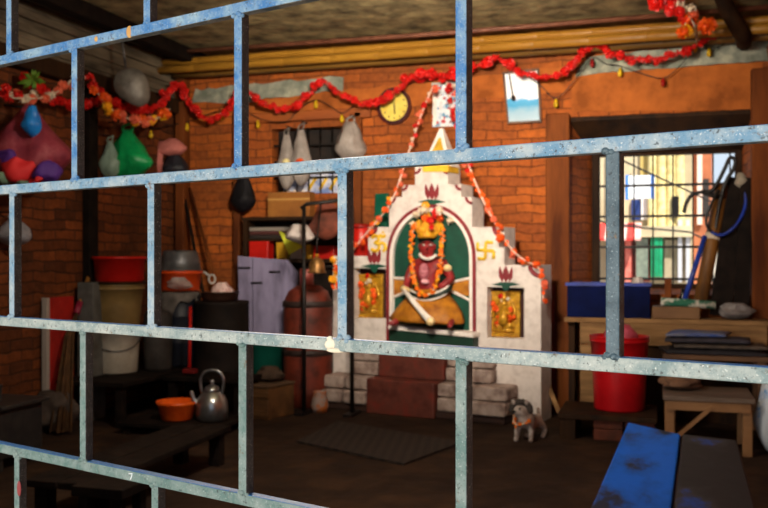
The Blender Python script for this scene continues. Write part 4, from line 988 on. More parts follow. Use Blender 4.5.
# calendar over the spire
def printmat():
    m = bpy.data.materials.new('calendar print'); m.use_nodes = True; N = m.node_tree.nodes; L = m.node_tree.links; b = N['Principled BSDF']; b.inputs['Roughness'].default_value = .4
    tc = N.new('ShaderNodeTexCoord'); v = N.new('ShaderNodeTexVoronoi'); v.inputs['Scale'].default_value = 44; L.new(tc.outputs['Object'], v.inputs['Vector'])
    r = N.new('ShaderNodeValToRGB'); r.color_ramp.interpolation = 'CONSTANT'; e = r.color_ramp.elements
    e[0].position = 0; e[0].color = lin('cfd6dc'); e[1].position = .35; e[1].color = lin('e6e2e0')
    for p_, c_ in ((.5,'a9bccf'),(.62,'b2333c'),(.7,'dcdcdf'),(.8,'5f8fb0'),(.88,'d9c9c9'),(.94,'7c2a35')):
        x = e.new(p_); x.color = lin(c_)
    sp = N.new('ShaderNodeSeparateColor'); L.new(v.outputs['Color'], sp.inputs[0]); L.new(sp.outputs[0], r.inputs[0]); L.new(r.outputs[0], b.inputs['Base Color']); return m
a = PY(432.5, 127, -.02); b = PY(457, 83, -.02)
t = thing('wall_calendar', 'colourful printed wall calendar hanging above the shrine spire', 'calendar', ((a.x+b.x)/2, 0, a.z))
MB().bx(a.x, b.x, -.022, -.014, a.z, b.z).build('sheet', printmat(), t); MB().bx(a.x-.006, b.x+.006, -.028, -.010, b.z-.006, b.z+.010).build('top_strip', mat('tin strip','aaa6a0',rough=.4), t)
MB().bx(a.x+.004, a.x+.03, -.0235, -.0218, a.z+.02, b.z-.02).build('side_column', wpaint, t)
MB().tube([((a.x+b.x)/2,-.02,b.z+.005),((a.x+b.x)/2,.01,b.z+.05)], .004, 6).build('nail', iron, t)
# framed picture
q = [PW.loc(*p, .04) for p in ((507,124),(541.5,122),(539,68),(502,72))]
t = thing('framed_picture', 'tilted framed picture of pale sky over blue water, right of the shrine spire', 'picture', PY(522,124,-.03))
cx_ = sum(p[0] for p in q)/4; cz_ = sum(p[1] for p in q)/4
inn = [(cx_+(p[0]-cx_)*.88, cz_+(p[1]-cz_)*.92) for p in q]
MB().prism(PW, q, .015, .04, [inn[::-1]]).build('frame', mat('thin brown frame','6d4526','4b2c15',rough=.5), t, bevel=.003)
def picmat(z0, z1):
    m = bpy.data.materials.new('sea print'); m.use_nodes = True; N = m.node_tree.nodes; L = m.node_tree.links; b = N['Principled BSDF']; b.inputs['Roughness'].default_value = .15
    tc = N.new('ShaderNodeTexCoord'); sp = N.new('ShaderNodeSeparateXYZ'); L.new(tc.outputs['Object'], sp.inputs[0]); n = N.new('ShaderNodeTexNoise'); n.inputs['Scale'].default_value = 14; L.new(tc.outputs['Object'], n.inputs[0])
    ma = N.new('ShaderNodeMapRange'); ma.inputs[1].default_value = z0; ma.inputs[2].default_value = z1; L.new(sp.outputs[2], ma.inputs[0])
    mx = N.new('ShaderNodeMath'); mx.operation = 'MULTIPLY_ADD'; mx.inputs[1].default_value = .16; L.new(n.outputs[0], mx.inputs[0]); L.new(ma.outputs[0], mx.inputs[2])
    r = N.new('ShaderNodeValToRGB'); e = r.color_ramp.elements; e[0].position = .1; e[0].color = lin('a8c0cf'); e[1].position = .56; e[1].color = lin('f6fbff')
    for p_, c_ in ((.3,'8fb7cf'),(.42,'3c9fd0'),(.52,'4aa8dc')): x = e.new(p_); x.color = lin(c_)
    L.new(mx.outputs[0], r.inputs[0]); L.new(r.outputs[0], b.inputs['Base Color']); return m
zz = [p[1] for p in q]
MB().prism(PW, inn, .016, .024).build('print', picmat(min(zz)-PY(522,124,-.03).z, max(zz)-PY(522,124,-.03).z), t)
MB().tube([PY(509,74,-.052), PY(513,98,-.052)], .004, 6).build('hanging_thread', iron, t); MB().ball(PY(513,98,-.055), (.016,.008,.02), 10, 6).build('thread_knot', iron, t)
# dark floor rug
rug = [PZ(*p, 0) for p in ((297,443),(338,423),(462,444),(404,466))]
mb = MB(); mb.add([Vector((p.x,p.y,.002)) for p in rug]+[Vector((p.x,p.y,.014)) for p in rug], [(0,1,2,3),(4,7,6,5),(0,4,5,1),(1,5,6,2),(2,6,7,3),(3,7,4,0)])
def rugmat():
    m = mat('dark woven mat', '17110e', '271d17', rough=.95, scale=40, bump=.5, bscale=60)
    N = m.node_tree.nodes; L = m.node_tree.links; tc = N.new('ShaderNodeTexCoord'); ck = N.new('ShaderNodeTexChecker'); ck.inputs['Scale'].default_value = 26
    mp = N.new('ShaderNodeMapping'); mp.inputs['Rotation'].default_value = (0,0,.6); L.new(tc.outputs['Object'], mp.inputs[0]); L.new(mp.outputs[0], ck.inputs[0]); ck.inputs[1].default_value = lin('1c1410'); ck.inputs[2].default_value = lin('2e231c'); L.new(ck.outputs[0], N['Principled BSDF'].inputs['Base Color']); return m
tag(mb.build('floor_mat', rugmat()), 'dark woven mat lying on the floor before the shrine steps', 'mat')
# ================================================================ right side: counter under the window
yc = -.30; zc_ = PY(660, 319, yc).z; cx0, cx1 = PY(566, 330, yc).x, XR-.04
t = thing('counter', 'dusty wooden counter with plank front under the window', 'counter', ((cx0+cx1)/2, yc/2, 0))
MB().bx(cx0-.01, cx1, yc-.01, -.085, zc_-.03, zc_).build('top_board', wood_pale, t, bevel=.004)
zf = PY(660, 346, yc).z
MB().bx(PY(580,330,yc).x, cx1-.01, yc-.006, yc+.02, zf, zc_-.031).build('front_plank', wood_pale, t, bevel=.004)
MB().bx(PY(580,330,yc).x, PY(598,330,yc).x, yc-.004, yc+.02, 0, zf-.004).build('front_plank', wood_pale, t, bevel=.004)
MB().bx(PY(600,330,yc).x, cx1-.01, yc+.03, yc+.05, 0, zf-.004).build('back_board', wood_dark, t)
for xx in (cx0+.01, cx1-.05): MB().bx(xx, xx+.04, yc+.06, -.09, 0, zc_-.031).build('side_board', wood_dark, t)
navy = mat('navy blue plastic', '0a1440', '070c2a', rough=.7, scale=6, spec=.05)
def crate(px0, px1, py0, y, dep, z, name, label, m):
    a = PY(px0, 300, y-dep/2); b = PY(px1, 300, y-dep/2); h = PY((px0+px1)/2, py0, y-dep/2).z-z
    t = thing(name, label, 'crate', ((a.x+b.x)/2, y, z)); z += .001
    MB().bx(a.x, b.x, y-dep/2, y-dep/2+.012, z, z+h).build('side_panel', m, t, bevel=.003); MB().bx(a.x, b.x, y+dep/2-.012, y+dep/2, z, z+h).build('side_panel', m, t, bevel=.003)
    MB().bx(a.x, a.x+.012, y-dep/2+.012, y+dep/2-.012, z, z+h).build('side_panel', m, t); MB().bx(b.x-.012, b.x, y-dep/2+.012, y+dep/2-.012, z, z+h).build('side_panel', m, t)
    MB().bx(a.x+.012, b.x-.012, y-dep/2+.012, y+dep/2-.012, z, z+.012).build('base', m, t)
    mb = MB(); pl = Plane(((a.x+b.x)/2, y, z+h-.012), 0); 
    for s in (-1,1): mb.bx(a.x-.008, b.x+.008, y+s*dep/2-.012, y+s*dep/2+.012, z+h-.02, z+h)
    for xx in (a.x, b.x): mb.bx(xx-.01, xx+.01, y-dep/2, y+dep/2, z+h-.02, z+h)
    mb.build('rim', mat('blue rim','1a349a','122670',rough=.4), t); return (a.x+b.x)/2, z+h
crate(567, 650, 283, -.195, .2, zc_, 'plastic_crate', 'navy blue plastic crate on the counter at the left of the window', navy)
tag(bagbody(Vector((PY(638,284,-.18).x, -.19, zc_+.02)), .13, PY(640,277,-.18).z-zc_-.02, .1, 3.9, lump=.3, neck=.4).build('plastic_bag', MC['white plastic']), 'white plastic bag peeping out of the navy crate', 'bag')
def cbox(name, label, cat, px0, px1, py0, z, y, dep, m, bev=.005):
    a, b = PY(px0, 300, y-dep/2), PY(px1, 300, y-dep/2); zt_ = PY((px0+px1)/2, py0, y-dep/2).z
    return tag(MB().bx(a.x, b.x, y-dep/2, y+dep/2, z+.001, zt_).build(name, m, bevel=bev), label, cat), zt_
o, zt_ = cbox('wooden_box', 'flat wooden box on the counter right of the navy crate', 'box', 652, 700, 307, zc_, -.19, .19, mat('brown box wood','5c3d22','7d5a38',rough=.7,scale=8,stretch=(.3,1,1)))
tag(MB().tube([D(660,305,5.75)*1.0, D(712,300,5.6)], .028, 12).build('x', None) if False else MB().tube([Vector((PY(661,300,-.2).x,-.2,zt_+.03)), Vector((PY(716,300,-.24).x,-.22,zt_+.012))], .027, 14).build('rolled_cloth', mat('green striped cloth','23604a','c8c2b4',rough=.8,scale=16,lo=.5,hi=.62)), 'rolled green and white cloth lying on the flat wooden box', 'cloth')
hx = PY(668, 300, -.12); MBh = MB().box((hx.x, -.12, (zt_+PY(668,279,-.12).z)/2+.001), (.045,.03,PY(668,279,-.12).z-zt_))
tag(MBh.build('wooden_block', wood_warm, bevel=.006), 'upright orange brown wooden block on the flat box before the window', 'block')
hx = PY(683, 300, -.12); tag(MB().lathe([(.001,0),(.026,0),(.026,.06),(.012,.085),(.012,.11),(.001,.11)], (hx.x,-.12,zt_+.001), 16).build('dark_bottle', mat('dark bottle','120c0a',rough=.25)), 'small dark bottle beside the upright block before the window', 'bottle')
tag(bagbody(Vector((PY(735,326,-.2).x, -.2, zc_+.001)), .22, PY(735,303,-.2).z-zc_, .16, 7.1, lump=.35, neck=.5).build('cloth_bundle', mat('dull white cloth','8b8482','605a58',rough=.85,scale=9,bump=.3)), 'dull white cloth bundle at the right end of the counter', 'cloth')
# tools leaning in the right side of the window
zt0 = zc_+.001
def lean(name, label, cat, p0, p1, r, m, y0=-.13, y1=.06, n=10):
    t = thing(name, label, cat, PY(p0[0], p0[1], y0)); a, b = PY(*p0, y0), PY(*p1, y1)
    MB().tube([a, b], r, n).build('shaft', m, t); return t
t = thing('rolled_mat', 'golden brown rolled mat leaning upright in the right of the window', 'mat', PY(700, 300, -.13))
MB().tube([PY(700,306,-.14), PY(722,186,.05)], .045, 14).build('roll', mat('golden brown roll','7a4f1c','4a2d12',rough=.6,scale=14,stretch=(1,1,.2)), t)
MB().tube([PY(712,240,-.035), PY(713,234,-.027)], .049, 14).build('tie', string_m, t)
t = thing('plank', 'dark plank leaning beside the rolled mat at the right of the window', 'plank', PY(722, 310, -.1)); MB().bar(PY(720,316,-.12), PY(738,178,.05), .13, .03, (0,1,0)).build('board', wood_black, t)
t = thing('plank', 'black plank leaning in the far right corner of the window recess', 'plank', PY(740, 310, -.1)); MB().bar(PY(741,316,-.10), PY(748,178,-.03), .09, .03, (0,1,0)).build('board', wood_black, t)
t = lean('blue_pole', 'blue plastic pole leaning left of the rolled mat', 'pole', (682,308), (705,236), .017, mat('royal blue plastic','1f3fa8','162c7c',rough=.35), -.17, -.06)
t = thing('handlebar', 'curved black handlebar shaped iron tool standing out against the bright window', 'tool', PY(725, 200, -.02))
hb_ = mat('black rubber', '0b0a0a', '1a1614', rough=.45)
MB().tube(spline([PY(684,213,-.02),PY(686,204,-.02),PY(692,195,-.02),PY(702,192,-.02),PY(711,191,-.02),PY(718,182,-.02),PY(725,168,-.02),PY(730,158,-.02),PY(735,160,-.02),PY(734,168,-.02),PY(727,180,-.02),PY(722,194,-.02),PY(716,225,-.05),PY(705,305,-.1)],5), .013, 10).build('tube', hb_, t)
MB().tube(spline([PY(702,191,-.02),PY(714,196,-.02),PY(724,196,-.02)],4), .016, 10).build('cross_tube', iron, t)
t = thing('cable_loop', 'loop of blue and black cable hung over the rolled mat', 'cable', PY(725, 230, -.06))
MB().tube(spline([PY(719,190,-.05),PY(711,205,-.08),PY(706,222,-.09),PY(711,232,-.09)],6), .009, 8).build('black_cable', hb_, t)
MB().tube(spline([PY(711,232,-.09),PY(722,235,-.09),PY(736,225,-.09),PY(745,207,-.06),PY(744,190,-.04),PY(738,180,-.02)],6), .010, 8).build('blue_cable', MC['royal blue plastic'], t)
tag(bagbody(PY(741,188,-.03), .08, .10, .05, 9.9, lump=.4, neck=.4).build('pale_cloth', mat('pale cream cloth','a09684','766c5c',rough=.85)), 'pale rag stuck on top of the planks in the window corner', 'cloth')
# low table with folded sheets
tz = D(700, 355, 5.3).z
table('low_table', 'low wooden table with folded dark sheets on it in front of the counter', 1.60, 2.2, -.72, -.36, tz, mat('dull brown wood','4a3220','6a4a30',rough=.75,scale=8,stretch=(.3,1,1),bump=.2), planks=2)
z = tz+.001
def wavysheet(x0, x1, y0, y1, z0, h, rot, seed, amp):
    mb = MB(); nx, ny = 16, 8; vs = []
    for s in (0, 1):
        for iy in range(ny+1):
            for ix in range(nx+1):
                u, v = ix/nx, iy/ny; e = min(1, min(u, 1-u, v, 1-v)*8)
                x = x0+(x1-x0)*u + rot*(v-.5); y = y0+(y1-y0)*v + rot*(u-.5)*.6
                w_ = amp*(noise.noise(Vector((x*5, y*4, seed)))*.5+.5)
                vs.append((x, y, z0 + (h*(.45+.55*e)+w_ if s else 0)))
    N_ = (nx+1)*(ny+1); fs = []
    for s in (0, 1):
        for iy in range(ny):
            for ix in range(nx):
                a = s*N_+iy*(nx+1)+ix; fs.append((a, a+1, a+nx+2, a+nx+1))
    rim = [ix for ix in range(nx+1)]+[iy*(nx+1)+nx for iy in range(1, ny+1)]+[ny*(nx+1)+ix for ix in range(nx-1, -1, -1)]+[iy*(nx+1) for iy in range(ny-1, 0, -1)]
    for k in range(len(rim)): a, b = rim[k], rim[(k+1)%len(rim)]; fs.append((a, b, b+N_, a+N_))
    return mb.add(vs, fs, True)
for i, (lab, mm, xa_, xb_, h_) in enumerate((('black folded sheet, lowest of the stack on the low table', mat('black sheet','141217','221e25',rough=.75,bump=.3,scale=14), 1.60, 2.17, .02),
    ('brown grey folded sheet, second from the bottom of the stack on the low table', mat('brown grey sheet','3a322e','55493f',rough=.75,bump=.3,scale=14), 1.66, 2.19, .014),
    ('dark grey folded sheet, third from the bottom of the stack on the low table', mat('dark grey sheet','29262c','3c3842',rough=.75,bump=.3,scale=14), 1.62, 2.1, .016),
    ('blue and grey striped sheet, topmost of the stack on the low table', mat('blue grey sheet','38508f','74747c',rough=.7,bump=.3,scale=10,lo=.45,hi=.6,stretch=(.3,4,1)), 1.64, 1.98, .012))):
    tag(wavysheet(xa_, xb_, -.70+.012*i, -.42, z, h_, .03*(i-1.5), i*3.1, .016).build('folded_sheet', mm), lab, 'sheet'); z += h_+.018
# red bucket on the low shelf
sh0 = D(622, 411, 5.32)
zs_ = D(600, 410, 5.3).z
t = thing('low_shelf', 'low dark shelf board on bricks under the red bucket', 'shelf', (1.3, -.83, 0))
MB().bx(1.02, 1.57, -1.06, -.58, zs_-.03, zs_).build('shelf_board', wood_dark, t, bevel=.004)
MB().bx(1.03, 1.12, -1.05, -.62, 0, zs_-.031).build('leg_board', wood_dark, t)
fb = mat('dull red brick', '5e2c1a', '3d1c11', rough=.85, scale=10, bump=.4)
for i in range(2):
    for j in range(2):
        MB().bx(1.22+j*.175, 1.385+j*.175, -1.03, -.7, i*.068, i*.068+.066).build('brick', fb, t, bevel=.008)
MB().bx(1.22, 1.56, -1.02, -.7, .137, zs_-.031).build('packing_board', wood_dark, t)
bp = Vector((1.355, -.80, zs_+.001)); br = m_(28.5, 5.25); bh = D(620, 337, 5.3).z-zs_
bucket('bucket', 'big red plastic bucket on the low shelf in front of the counter', bp, br*.86, br, bh, mat('deep red plastic','c4121a','9c0c14',rough=.35,scale=4), handle=False)
tag(bagbody(bp+Vector((0,0,bh-.10)), .22, .17, .2, 1.9, lump=.35, neck=.5).build('cloth', mat('pink red cloth','c0556a','8a1f2c',rough=.8,scale=10)), 'pink red cloth stuffed in the top of the big red bucket', 'cloth')
# wooden stool with diagonal braces
zt_ = D(706, 396, 4.8).z; x0, x1, y0, y1 = 1.60, 2.06, -1.27, -.84
t = thing('wooden_stool', 'rough wooden stool with diagonal braces beyond the blue bench', 'stool', ((x0+x1)/2, (y0+y1)/2, 0))
sw = mat('stool wood', '6e4a28', '8d6640', rough=.65, scale=8, stretch=(.3,1,1), bump=.2)
MB().bx(x0, x1, y0, y1, zt_-.025, zt_).build('seat', mat('grey worn seat','54463c','75655a',rough=.7,spec=.2,scale=8,stretch=(.3,1,1)), t, bevel=.004)
MB().bx(x0+.02, x1-.02, y0+.01, y0+.03, zt_-.075, zt_-.026).build('apron', sw, t); MB().bx(x0+.02, x1-.02, y1-.03, y1-.01, zt_-.075, zt_-.026).build('apron', sw, t)
for xx in (x0+.035, x1-.035):
    for yy in (y0+.045, y1-.045): MB().bx(xx-.024, xx+.024, yy-.014, yy+.02, 0, zt_-.026).build('leg', sw, t, bevel=.003)
MB().bar((x0+.04, y0+.018, .06), (x0+.25, y0+.018, zt_-.05), .018, .035, (0,1,0)).build('brace', sw, t)
tag(bagbody(Vector((1.70, -1.0, zt_+.001)), .24, .085, .2, 4.5, lump=.45, neck=.6).build('rag', mat('brown rag','7a5a44','4e3628',rough=.9,scale=9,bump=.3)), 'crumpled brown rag on the left of the wooden stool', 'rag')
tag(bagbody(Vector((2.14, -1.30, .12)) if False else Vector((2.155, -1.12, .001)), .17, D(742,370,4.75).z, .2, 8.2, lump=.3, neck=.3).build('plastic_sack', mat('blue white plastic','b9c2cc','2f7fc4',rough=.4,scale=7,lo=.55,hi=.62,bump=.3)), 'white and blue plastic sack standing at the right of the wooden stool', 'sack')
# sticks beside the shrine
t = thing('leaning_stick', 'thin pale wooden slat leaning beside the low shelf', 'slat', PY(548, 400, -.35)); a, b = Vector((1.0, -.52, .005)), PY(540, 366, -.3); b = PY(538, 362, -.28)
MB().bar(a, b, .03, .012, (0,1,0)).build('board', wood_pale, t)
t = thing('red_pole', 'red pole standing against the wood post between shrine and counter', 'pole', PY(552, 400, -.12)); a = PY(553, 345, -.14); MB().tube([(a.x+.01,-.19,0.001),(a.x-.01,-.1,PY(551,285,-.1).z)], .016, 8).build('shaft', mat('dark red cloth pole','7a1612','4e0e0c',rough=.6), t)
# ================================================================ blue bench in the foreground right
zb_ = .42
def bbench():
    FL, NL = PZ(628,422,zb_), PZ(592,504,zb_); FM1, NM1 = PZ(680.4,434,zb_), PZ(671.5,508,zb_); FM2, NM2 = PZ(682.4,434,zb_), PZ(674,508,zb_); FR, NR = PZ(737,440,zb_), PZ(756,508,zb_)
    ext = lambda f, n, k: f.lerp(n, k)
    t = thing('long_bench', 'two plank bench with worn bright blue paint in the right foreground', 'bench', (FL+FR+NL+NR)/4-Vector((0,0,zb_)))
    def plank(a, b, c, d, m):
        mb = MB(); q = [a, b, c, d]; mb.add([Vector((p.x,p.y,zb_)) for p in q]+[Vector((p.x,p.y,zb_-.04)) for p in q], [(0,1,2,3),(4,7,6,5),(0,4,5,1),(1,5,6,2),(2,6,7,3),(3,7,4,0)]); return mb.build('plank', m, t, bevel=.006)
    bl = mat('worn blue paint', '0052bc', '1c2338', rough=.6, spec=.08, scale=3.2, lo=.42, hi=.64, c3='044aa6', stretch=(2.4,1,1), bump=.1)
    dkp = mat('worn dark plank', '1e1e24', '103a8a', rough=.6, spec=.1, scale=3.5, lo=.48, hi=.7, c3='2b2a30', stretch=(2,1,1), bump=.1)
    k = 1.75
    plank(FL, FM1, ext(FM1,NM1,k), ext(FL,NL,k), bl); plank(FM2, FR, ext(FR,NR,k), ext(FM2,NM2,k), dkp)
    for f, n in ((FL,NL),(FR,NR)):
        inw = (FM1-f).normalized()
        for kk in (.12, 1.6):
            c = ext(f, n, kk)+inw*.06; MB().bx(c.x-.03, c.x+.03, c.y-.03, c.y+.03, 0, zb_-.041).build('leg', wood_dark, t)
    for kk in (.12, 1.6):
        MB().bar(ext(FL,NL,kk)+Vector((.05,0,-.07)), ext(FR,NR,kk)+Vector((-.05,0,-.07)), .03, .055).build('cross_rail', wood_dark, t)
bbench()
# ================================================================ garlands
def garland(label, pts, off, kinds, step, sc=(.85,1.2), name='flower_garland', group=None, jitter=.012, wire=string_m, core=None):
    P = [W(x, y, off) for x, y in pts]; sp = spline(P, 5)
    t = thing(name, label, 'garland', P[len(P)//2], 0, group)
    MB().tube(sp, .005, 5).build('string', core or wire, t)
    if core:
        mb = MB()
        for p in resample(sp, .011):
            for k in range(4):
                d = Vector((rr(-1,1),rr(-1,1),rr(-1,1))).normalized(); u = d.orthogonal().normalized(); u = (u*math.cos(k*1.7)+d.cross(u)*math.sin(k*1.7)); l = rr(.018,.031); w_ = rr(.007,.012)
                mb.add([p, p+d*l*.6+u*w_, p+d*l, p+d*l*.6-u*w_, p+d*l*.55+d.cross(u)*.005], [(0,1,4),(1,2,4),(2,3,4),(3,0,4)])
        mb.build('petal_string', core, t)
    rs = resample(sp, step)
    for p in rs: put(random.choice(kinds), p+Vector((rr(-1,1),rr(-1,0),rr(-1,1)))*jitter, t, rr(*sc))
    return t
MAIN = [(91,76),(98,90),(112,102),(130,110),(145,111),(160,104),(171,90),(178,84),(186,97),(196,111),(208,119),(222,114),(233,100),(243,91),(254,97),(265,104),(280,109),(295,105),(310,95),(322,80),(336,91),(352,100),(368,105),(384,101),(398,90),(411,77),(425,75),(440,75),(455,77),(470,70),(485,63),(498,58),(508,66),(518,72),(532,75),(548,77),(562,73),(573,64),(583,54),(595,45),(606,49),(620,57),(634,59),(650,60),(665,58),(680,52),(697,46),(710,38),(727,31)]
garland('long red flower garland swagged across the whole back wall under the bamboo', MAIN, .19, ['red','red','red','redb'], .056, (.6,.95), core=red_fl, jitter=.008)
garland('red garland sagging at the far left behind the net bag top', [(28,76),(38,87),(50,97),(64,103),(80,106),(95,102),(104,96)], .14, ['red'], .05, (.75,1.0), core=red_fl, jitter=.006)
garland('pale cream and salmon flower garland looping at the far left', [(-12,86),(4,92),(22,98),(40,98),(55,93),(70,84),(80,77)], .2, ['wh','sal','wh'], .045, (.75,1.0))
garland('orange and yellow flower garland hanging above the green bag', [(97,92),(106,104),(117,113),(127,118),(140,122),(156,119),(170,109)], .3, ['or','ye','sal','or'], .045, (.8,1.1))
garland('small red flower garland beginning at the left picture edge', [(-14,84),(2,90),(14,98),(24,97)], .24, ['red','sal'], .06, (.7,1.))
# leaf tuft
t = thing('leaf_tuft', 'small tuft of green leaves tied above the left red garland', 'leaves', W(33, 80, .16)); c = W(33, 80, .18)
for i in range(9):
    a = rr(0,6.28); d = Vector((math.cos(a), rr(-.4,.1), math.sin(a)*.6)); q = d.cross(Vector((0,1,0))).normalized()
    MB().add([c, c+d*.05+q*.018, c+d*.1, c+d*.05-q*.018, c+d*.05+Vector((0,-.012,0))], [(0,1,4),(1,2,4),(2,3,4),(3,0,4)]).build('leaf', green_leaf, t)
# shrine garlands
def sgar(label, pts, step, kindf, sc):
    P = [H(x, y, d) for x, y, d in pts]; sp = spline(P, 6); t = thing('flower_garland', label, 'garland', P[len(P)//2], 0)
    MB().tube(sp, .006, 6).build('string', mat('pale pink string','dcb7a8',rough=.8), t); rs = resample(sp, step)
    for i, p in enumerate(rs): put(kindf(i/len(rs)), p+Vector((rr(-1,1),rr(-1,0),rr(-1,1)))*.012, t, rr(*sc))
sgar('flower string hanging from the calendar down over the left side of the shrine', [(433,86,-.2),(428,98,-.15),(420,118,-.1),(412,142,-.04),(404,166,.0),(397,188,.04),(390,204,.06),(378,220,.06),(364,236,.06),(352,252,.06)], .036,
     lambda u: random.choice(['whs','sal','red']) if u < .3 else (random.choice(['sal','whs','ors']) if u < .6 else random.choice(['ors','or','sal','ye'])), (.45,.75))
sgar('flower string draped from the spire down over the right side of the shrine', [(456,86,-.2),(462,130,-.1),(469,166,.0),(476,184,.04),(486,206,.06),(499,230,.06),(512,250,.06),(526,261,.06),(538,267,.06),(543,282,.06),(543,303,.06)], .033,
     lambda u: random.choice(['whs','sal','red']) if u < .4 else random.choice(['ors','ors','sal','or']), (.5,.85))
# hanging red flowers in front of the calendar
t = thing('flower_garland', 'bunch of red flowers hanging in front of the wall calendar', 'garland', PY(450, 100, -.1))
for x, y, k, s in ((424,75,'bigred',.8),(432,74,'bigred',.7),(444,76,'red',1.1),(450,84,'red',.8),(451,92,'red',.8),(449,98,'red',.7),(453,108,'red',.8),(451,114,'red',.7),(455,121,'red',.7)): put(k, PY(x,y,-.09), t, s)
MB().tube([PY(424,74,-.085),PY(446,77,-.085),PY(452,122,-.085)], .004, 5).build('string', string_m, t)
# big cluster upper right
t = thing('flower_garland', 'big cluster of red, orange and yellow flowers hanging from the rafter at the upper right', 'garland', PY(690, 20, -.62))
for x, y, k, s in ((660,2,'bigred',.9),(668,8,'bigred',.9),(657,-8,'bigred',.9),(674,-4,'bigred',.8),(664,-14,'bigred',.8),(682,2,'wh',1.2),(686,9,'wh',1.2),(680,10,'redb',.8),(684,-8,'whs',1.4),(690,16,'sal',.9),(699,14,'bigor',.6),(694,24,'bigor',.9),(700,29,'bigor',.9),(690,30,'bigor',.7),(684,29,'ye',1.3),(686,35,'ye',1.1),(703,22,'bigor',.7),(678,18,'redb',.8),(690,-10,'bigred',.8),(676,-20,'bigred',.8)):
    put(k, PY(x, y, -.6+rr(-.03,.03)), t, s)
MB().tube(spline([PY(662,-40,-.58),PY(664,-4,-.58),PY(681,8,-.58),PY(694,24,-.58),PY(697,44,-.3)],4), .006, 6).build('string', string_m, t)
MB().tube(spline([PY(684,-40,-.58),PY(684,0,-.58),PY(686,32,-.58)],4), .006, 6).build('string', string_m, t)
# fairy lights
def fairy(label, wires, bulbs, off):
    t = thing('string_lights', label, 'string lights', W(*wires[0][0], off))
    for w_ in wires: MB().tube(spline([W(x, y, off) for x, y in w_], 6), .0035, 5).build('wire', hb_, t)
    yb_ = mat('yellow bulb','d8b414','b8900c',rough=.3); rb_ = mat('dark red bulb','9a1410','6e0c0a',rough=.3)
    for x, y, k in bulbs:
        p = W(x, y, off); MB().lathe([(.001,-.032),(.012,-.026),(.016,-.008),(.012,.010),(.008,.016),(.008,.026),(.001,.028)], p, 12).build('bulb', yb_ if k else rb_, t)
fairy('wire with small yellow bulbs drooping below the red garland on the left half', [[(150,110),(152,128),(170,125),(187,122),(215,112),(240,108),(258,118),(285,122),(300,108),(316,100),(330,106),(342,113),(355,105)]], [(151,134,1),(187,127,1),(258,124,1),(316,104,1),(342,118,1),(222,116,1)], .06)
fairy('wire with small yellow and red bulbs drooping at the right over the window', [[(520,70),(540,85),(556,98),(575,80),(592,58),(606,64),(620,66),(640,73),(663,78),(680,66),(697,46),(712,50),(730,40)]], [(556,103,1),(592,63,0),(620,72,1),(663,82,0),(695,48,1),(709,52,1)], .07)
# ================================================================ outside the window: street
st = mat('pale paving', 'b3ada6', '8f8a84', rough=.8, scale=4)
struct(MB().bx(-6, 12, .5, 30, -.3, -.15).build('street', st), 'sunlit paved street beyond the window')
struct(MB().bx(-12, 16, -22, -5.75, -.3, -.12).build('street_front', mat('street stone','9a948c','7b756d',rough=.85,scale=3)), 'paved street in front of the house')
yF = 7.0
cream_w = mat('cream facade', 'cdbf9c', 'a8987a', rough=.8, scale=2)
def fx(px, py=230, y=yF): return PY(px, py, y).x
def fz(py, px=665, y=yF): return PY(px, py, y).z
b = thing('building', 'cream street house with columns and a hanging white sign outside the window', 'building', (fx(660), yF+1, -.15))
xa, xb2 = fx(575), fx(693)
MB().bx(xa, xb2, yF+.25, yF+2.5, -.15, 5.2).build('wall', cream_w, b)
for px_ in (652, 661.5, 671, 680):
    x = fx(px_); MB().lathe([(.09,0),(.09,.08),(.065,.12),(.06,2.6),(.085,2.7),(.085,2.8)], (x, yF+.15, fz(235)), 16).build('column', mat('yellow column','d8c890','b8a468',rough=.7), b)
MB().bx(xa, xb2, yF-.05, yF+.3, fz(237), fz(226)).build('cornice', cream_w, b)
MB().bx(fx(606), fx(622), yF+.2, yF+.27, fz(214), fz(150)).build('window_panel', mat('grey shutter','8f8d86',rough=.7), b)
MB().bx(fx(631), fx(640), yF+.2, yF+.27, fz(219), fz(198)).build('window_panel', mat('blue window glass','2a3f78',rough=.3), b)
MB().bx(fx(641), fx(650), yF+.2, yF+.27, fz(219), fz(196)).build('window_panel', mat('white shutter','e8e6e4',rough=.6), b)
MB().bx(fx(640), fx(652), yF+.2, yF+.27, fz(178), fz(140)).build('window_panel', mat('yellow shutter','c0a860',rough=.6), b)
MB().bx(fx(672), fx(679), yF+.05, yF+.2, fz(215), fz(196)).build('lamp_box', iron, b)
MB().bx(fx(610), fx(650), yF+.1, yF+.27, fz(282), fz(238)).build('shop_front', mat('red brown shop front','a4443c','7a3630',rough=.7,scale=3), b)
for i, px_ in enumerate((607, 616, 625)): MB().bx(fx(px_), fx(px_+6), yF+.02, yF+.09, fz(282), fz(240)).build('shutter_strip', mat('salmon shutter','d87a6c','b8584c',rough=.6), b)
MB().bx(fx(636), fx(648), yF+.02, yF+.09, fz(278), fz(238)).build('door_panel', mat('grey green door','7e8a7a','5e6a60',rough=.6), b)
for i in range(3): MB().bx(fx(651+i*4.0), fx(654.6+i*4.0), yF-.02, yF+.2, fz(277), fz(237)).build('green_door_leaf', mat('green door paint','0f9a68','0a7a50',rough=.5), b)
MB().bx(fx(664.5), fx(692), yF+.1, yF+.24, fz(282), fz(240)).build('door_panel', mat('grey beige wall','b3a58c','98866a',rough=.8,scale=5), b)
for k, px_ in enumerate((678, 686)): MB().bx(fx(px_), fx(px_+4), yF+.0, yF+.12, fz(282), fz(220)).build('pilaster', mat('pale grey pilaster','b9b9be',rough=.7), b)
s = thing('sign_board', 'plain white sign board with blue edge hanging on the cream house outside the window', 'sign', (fx(640,y=yF-.3), yF-.3, fz(198)))
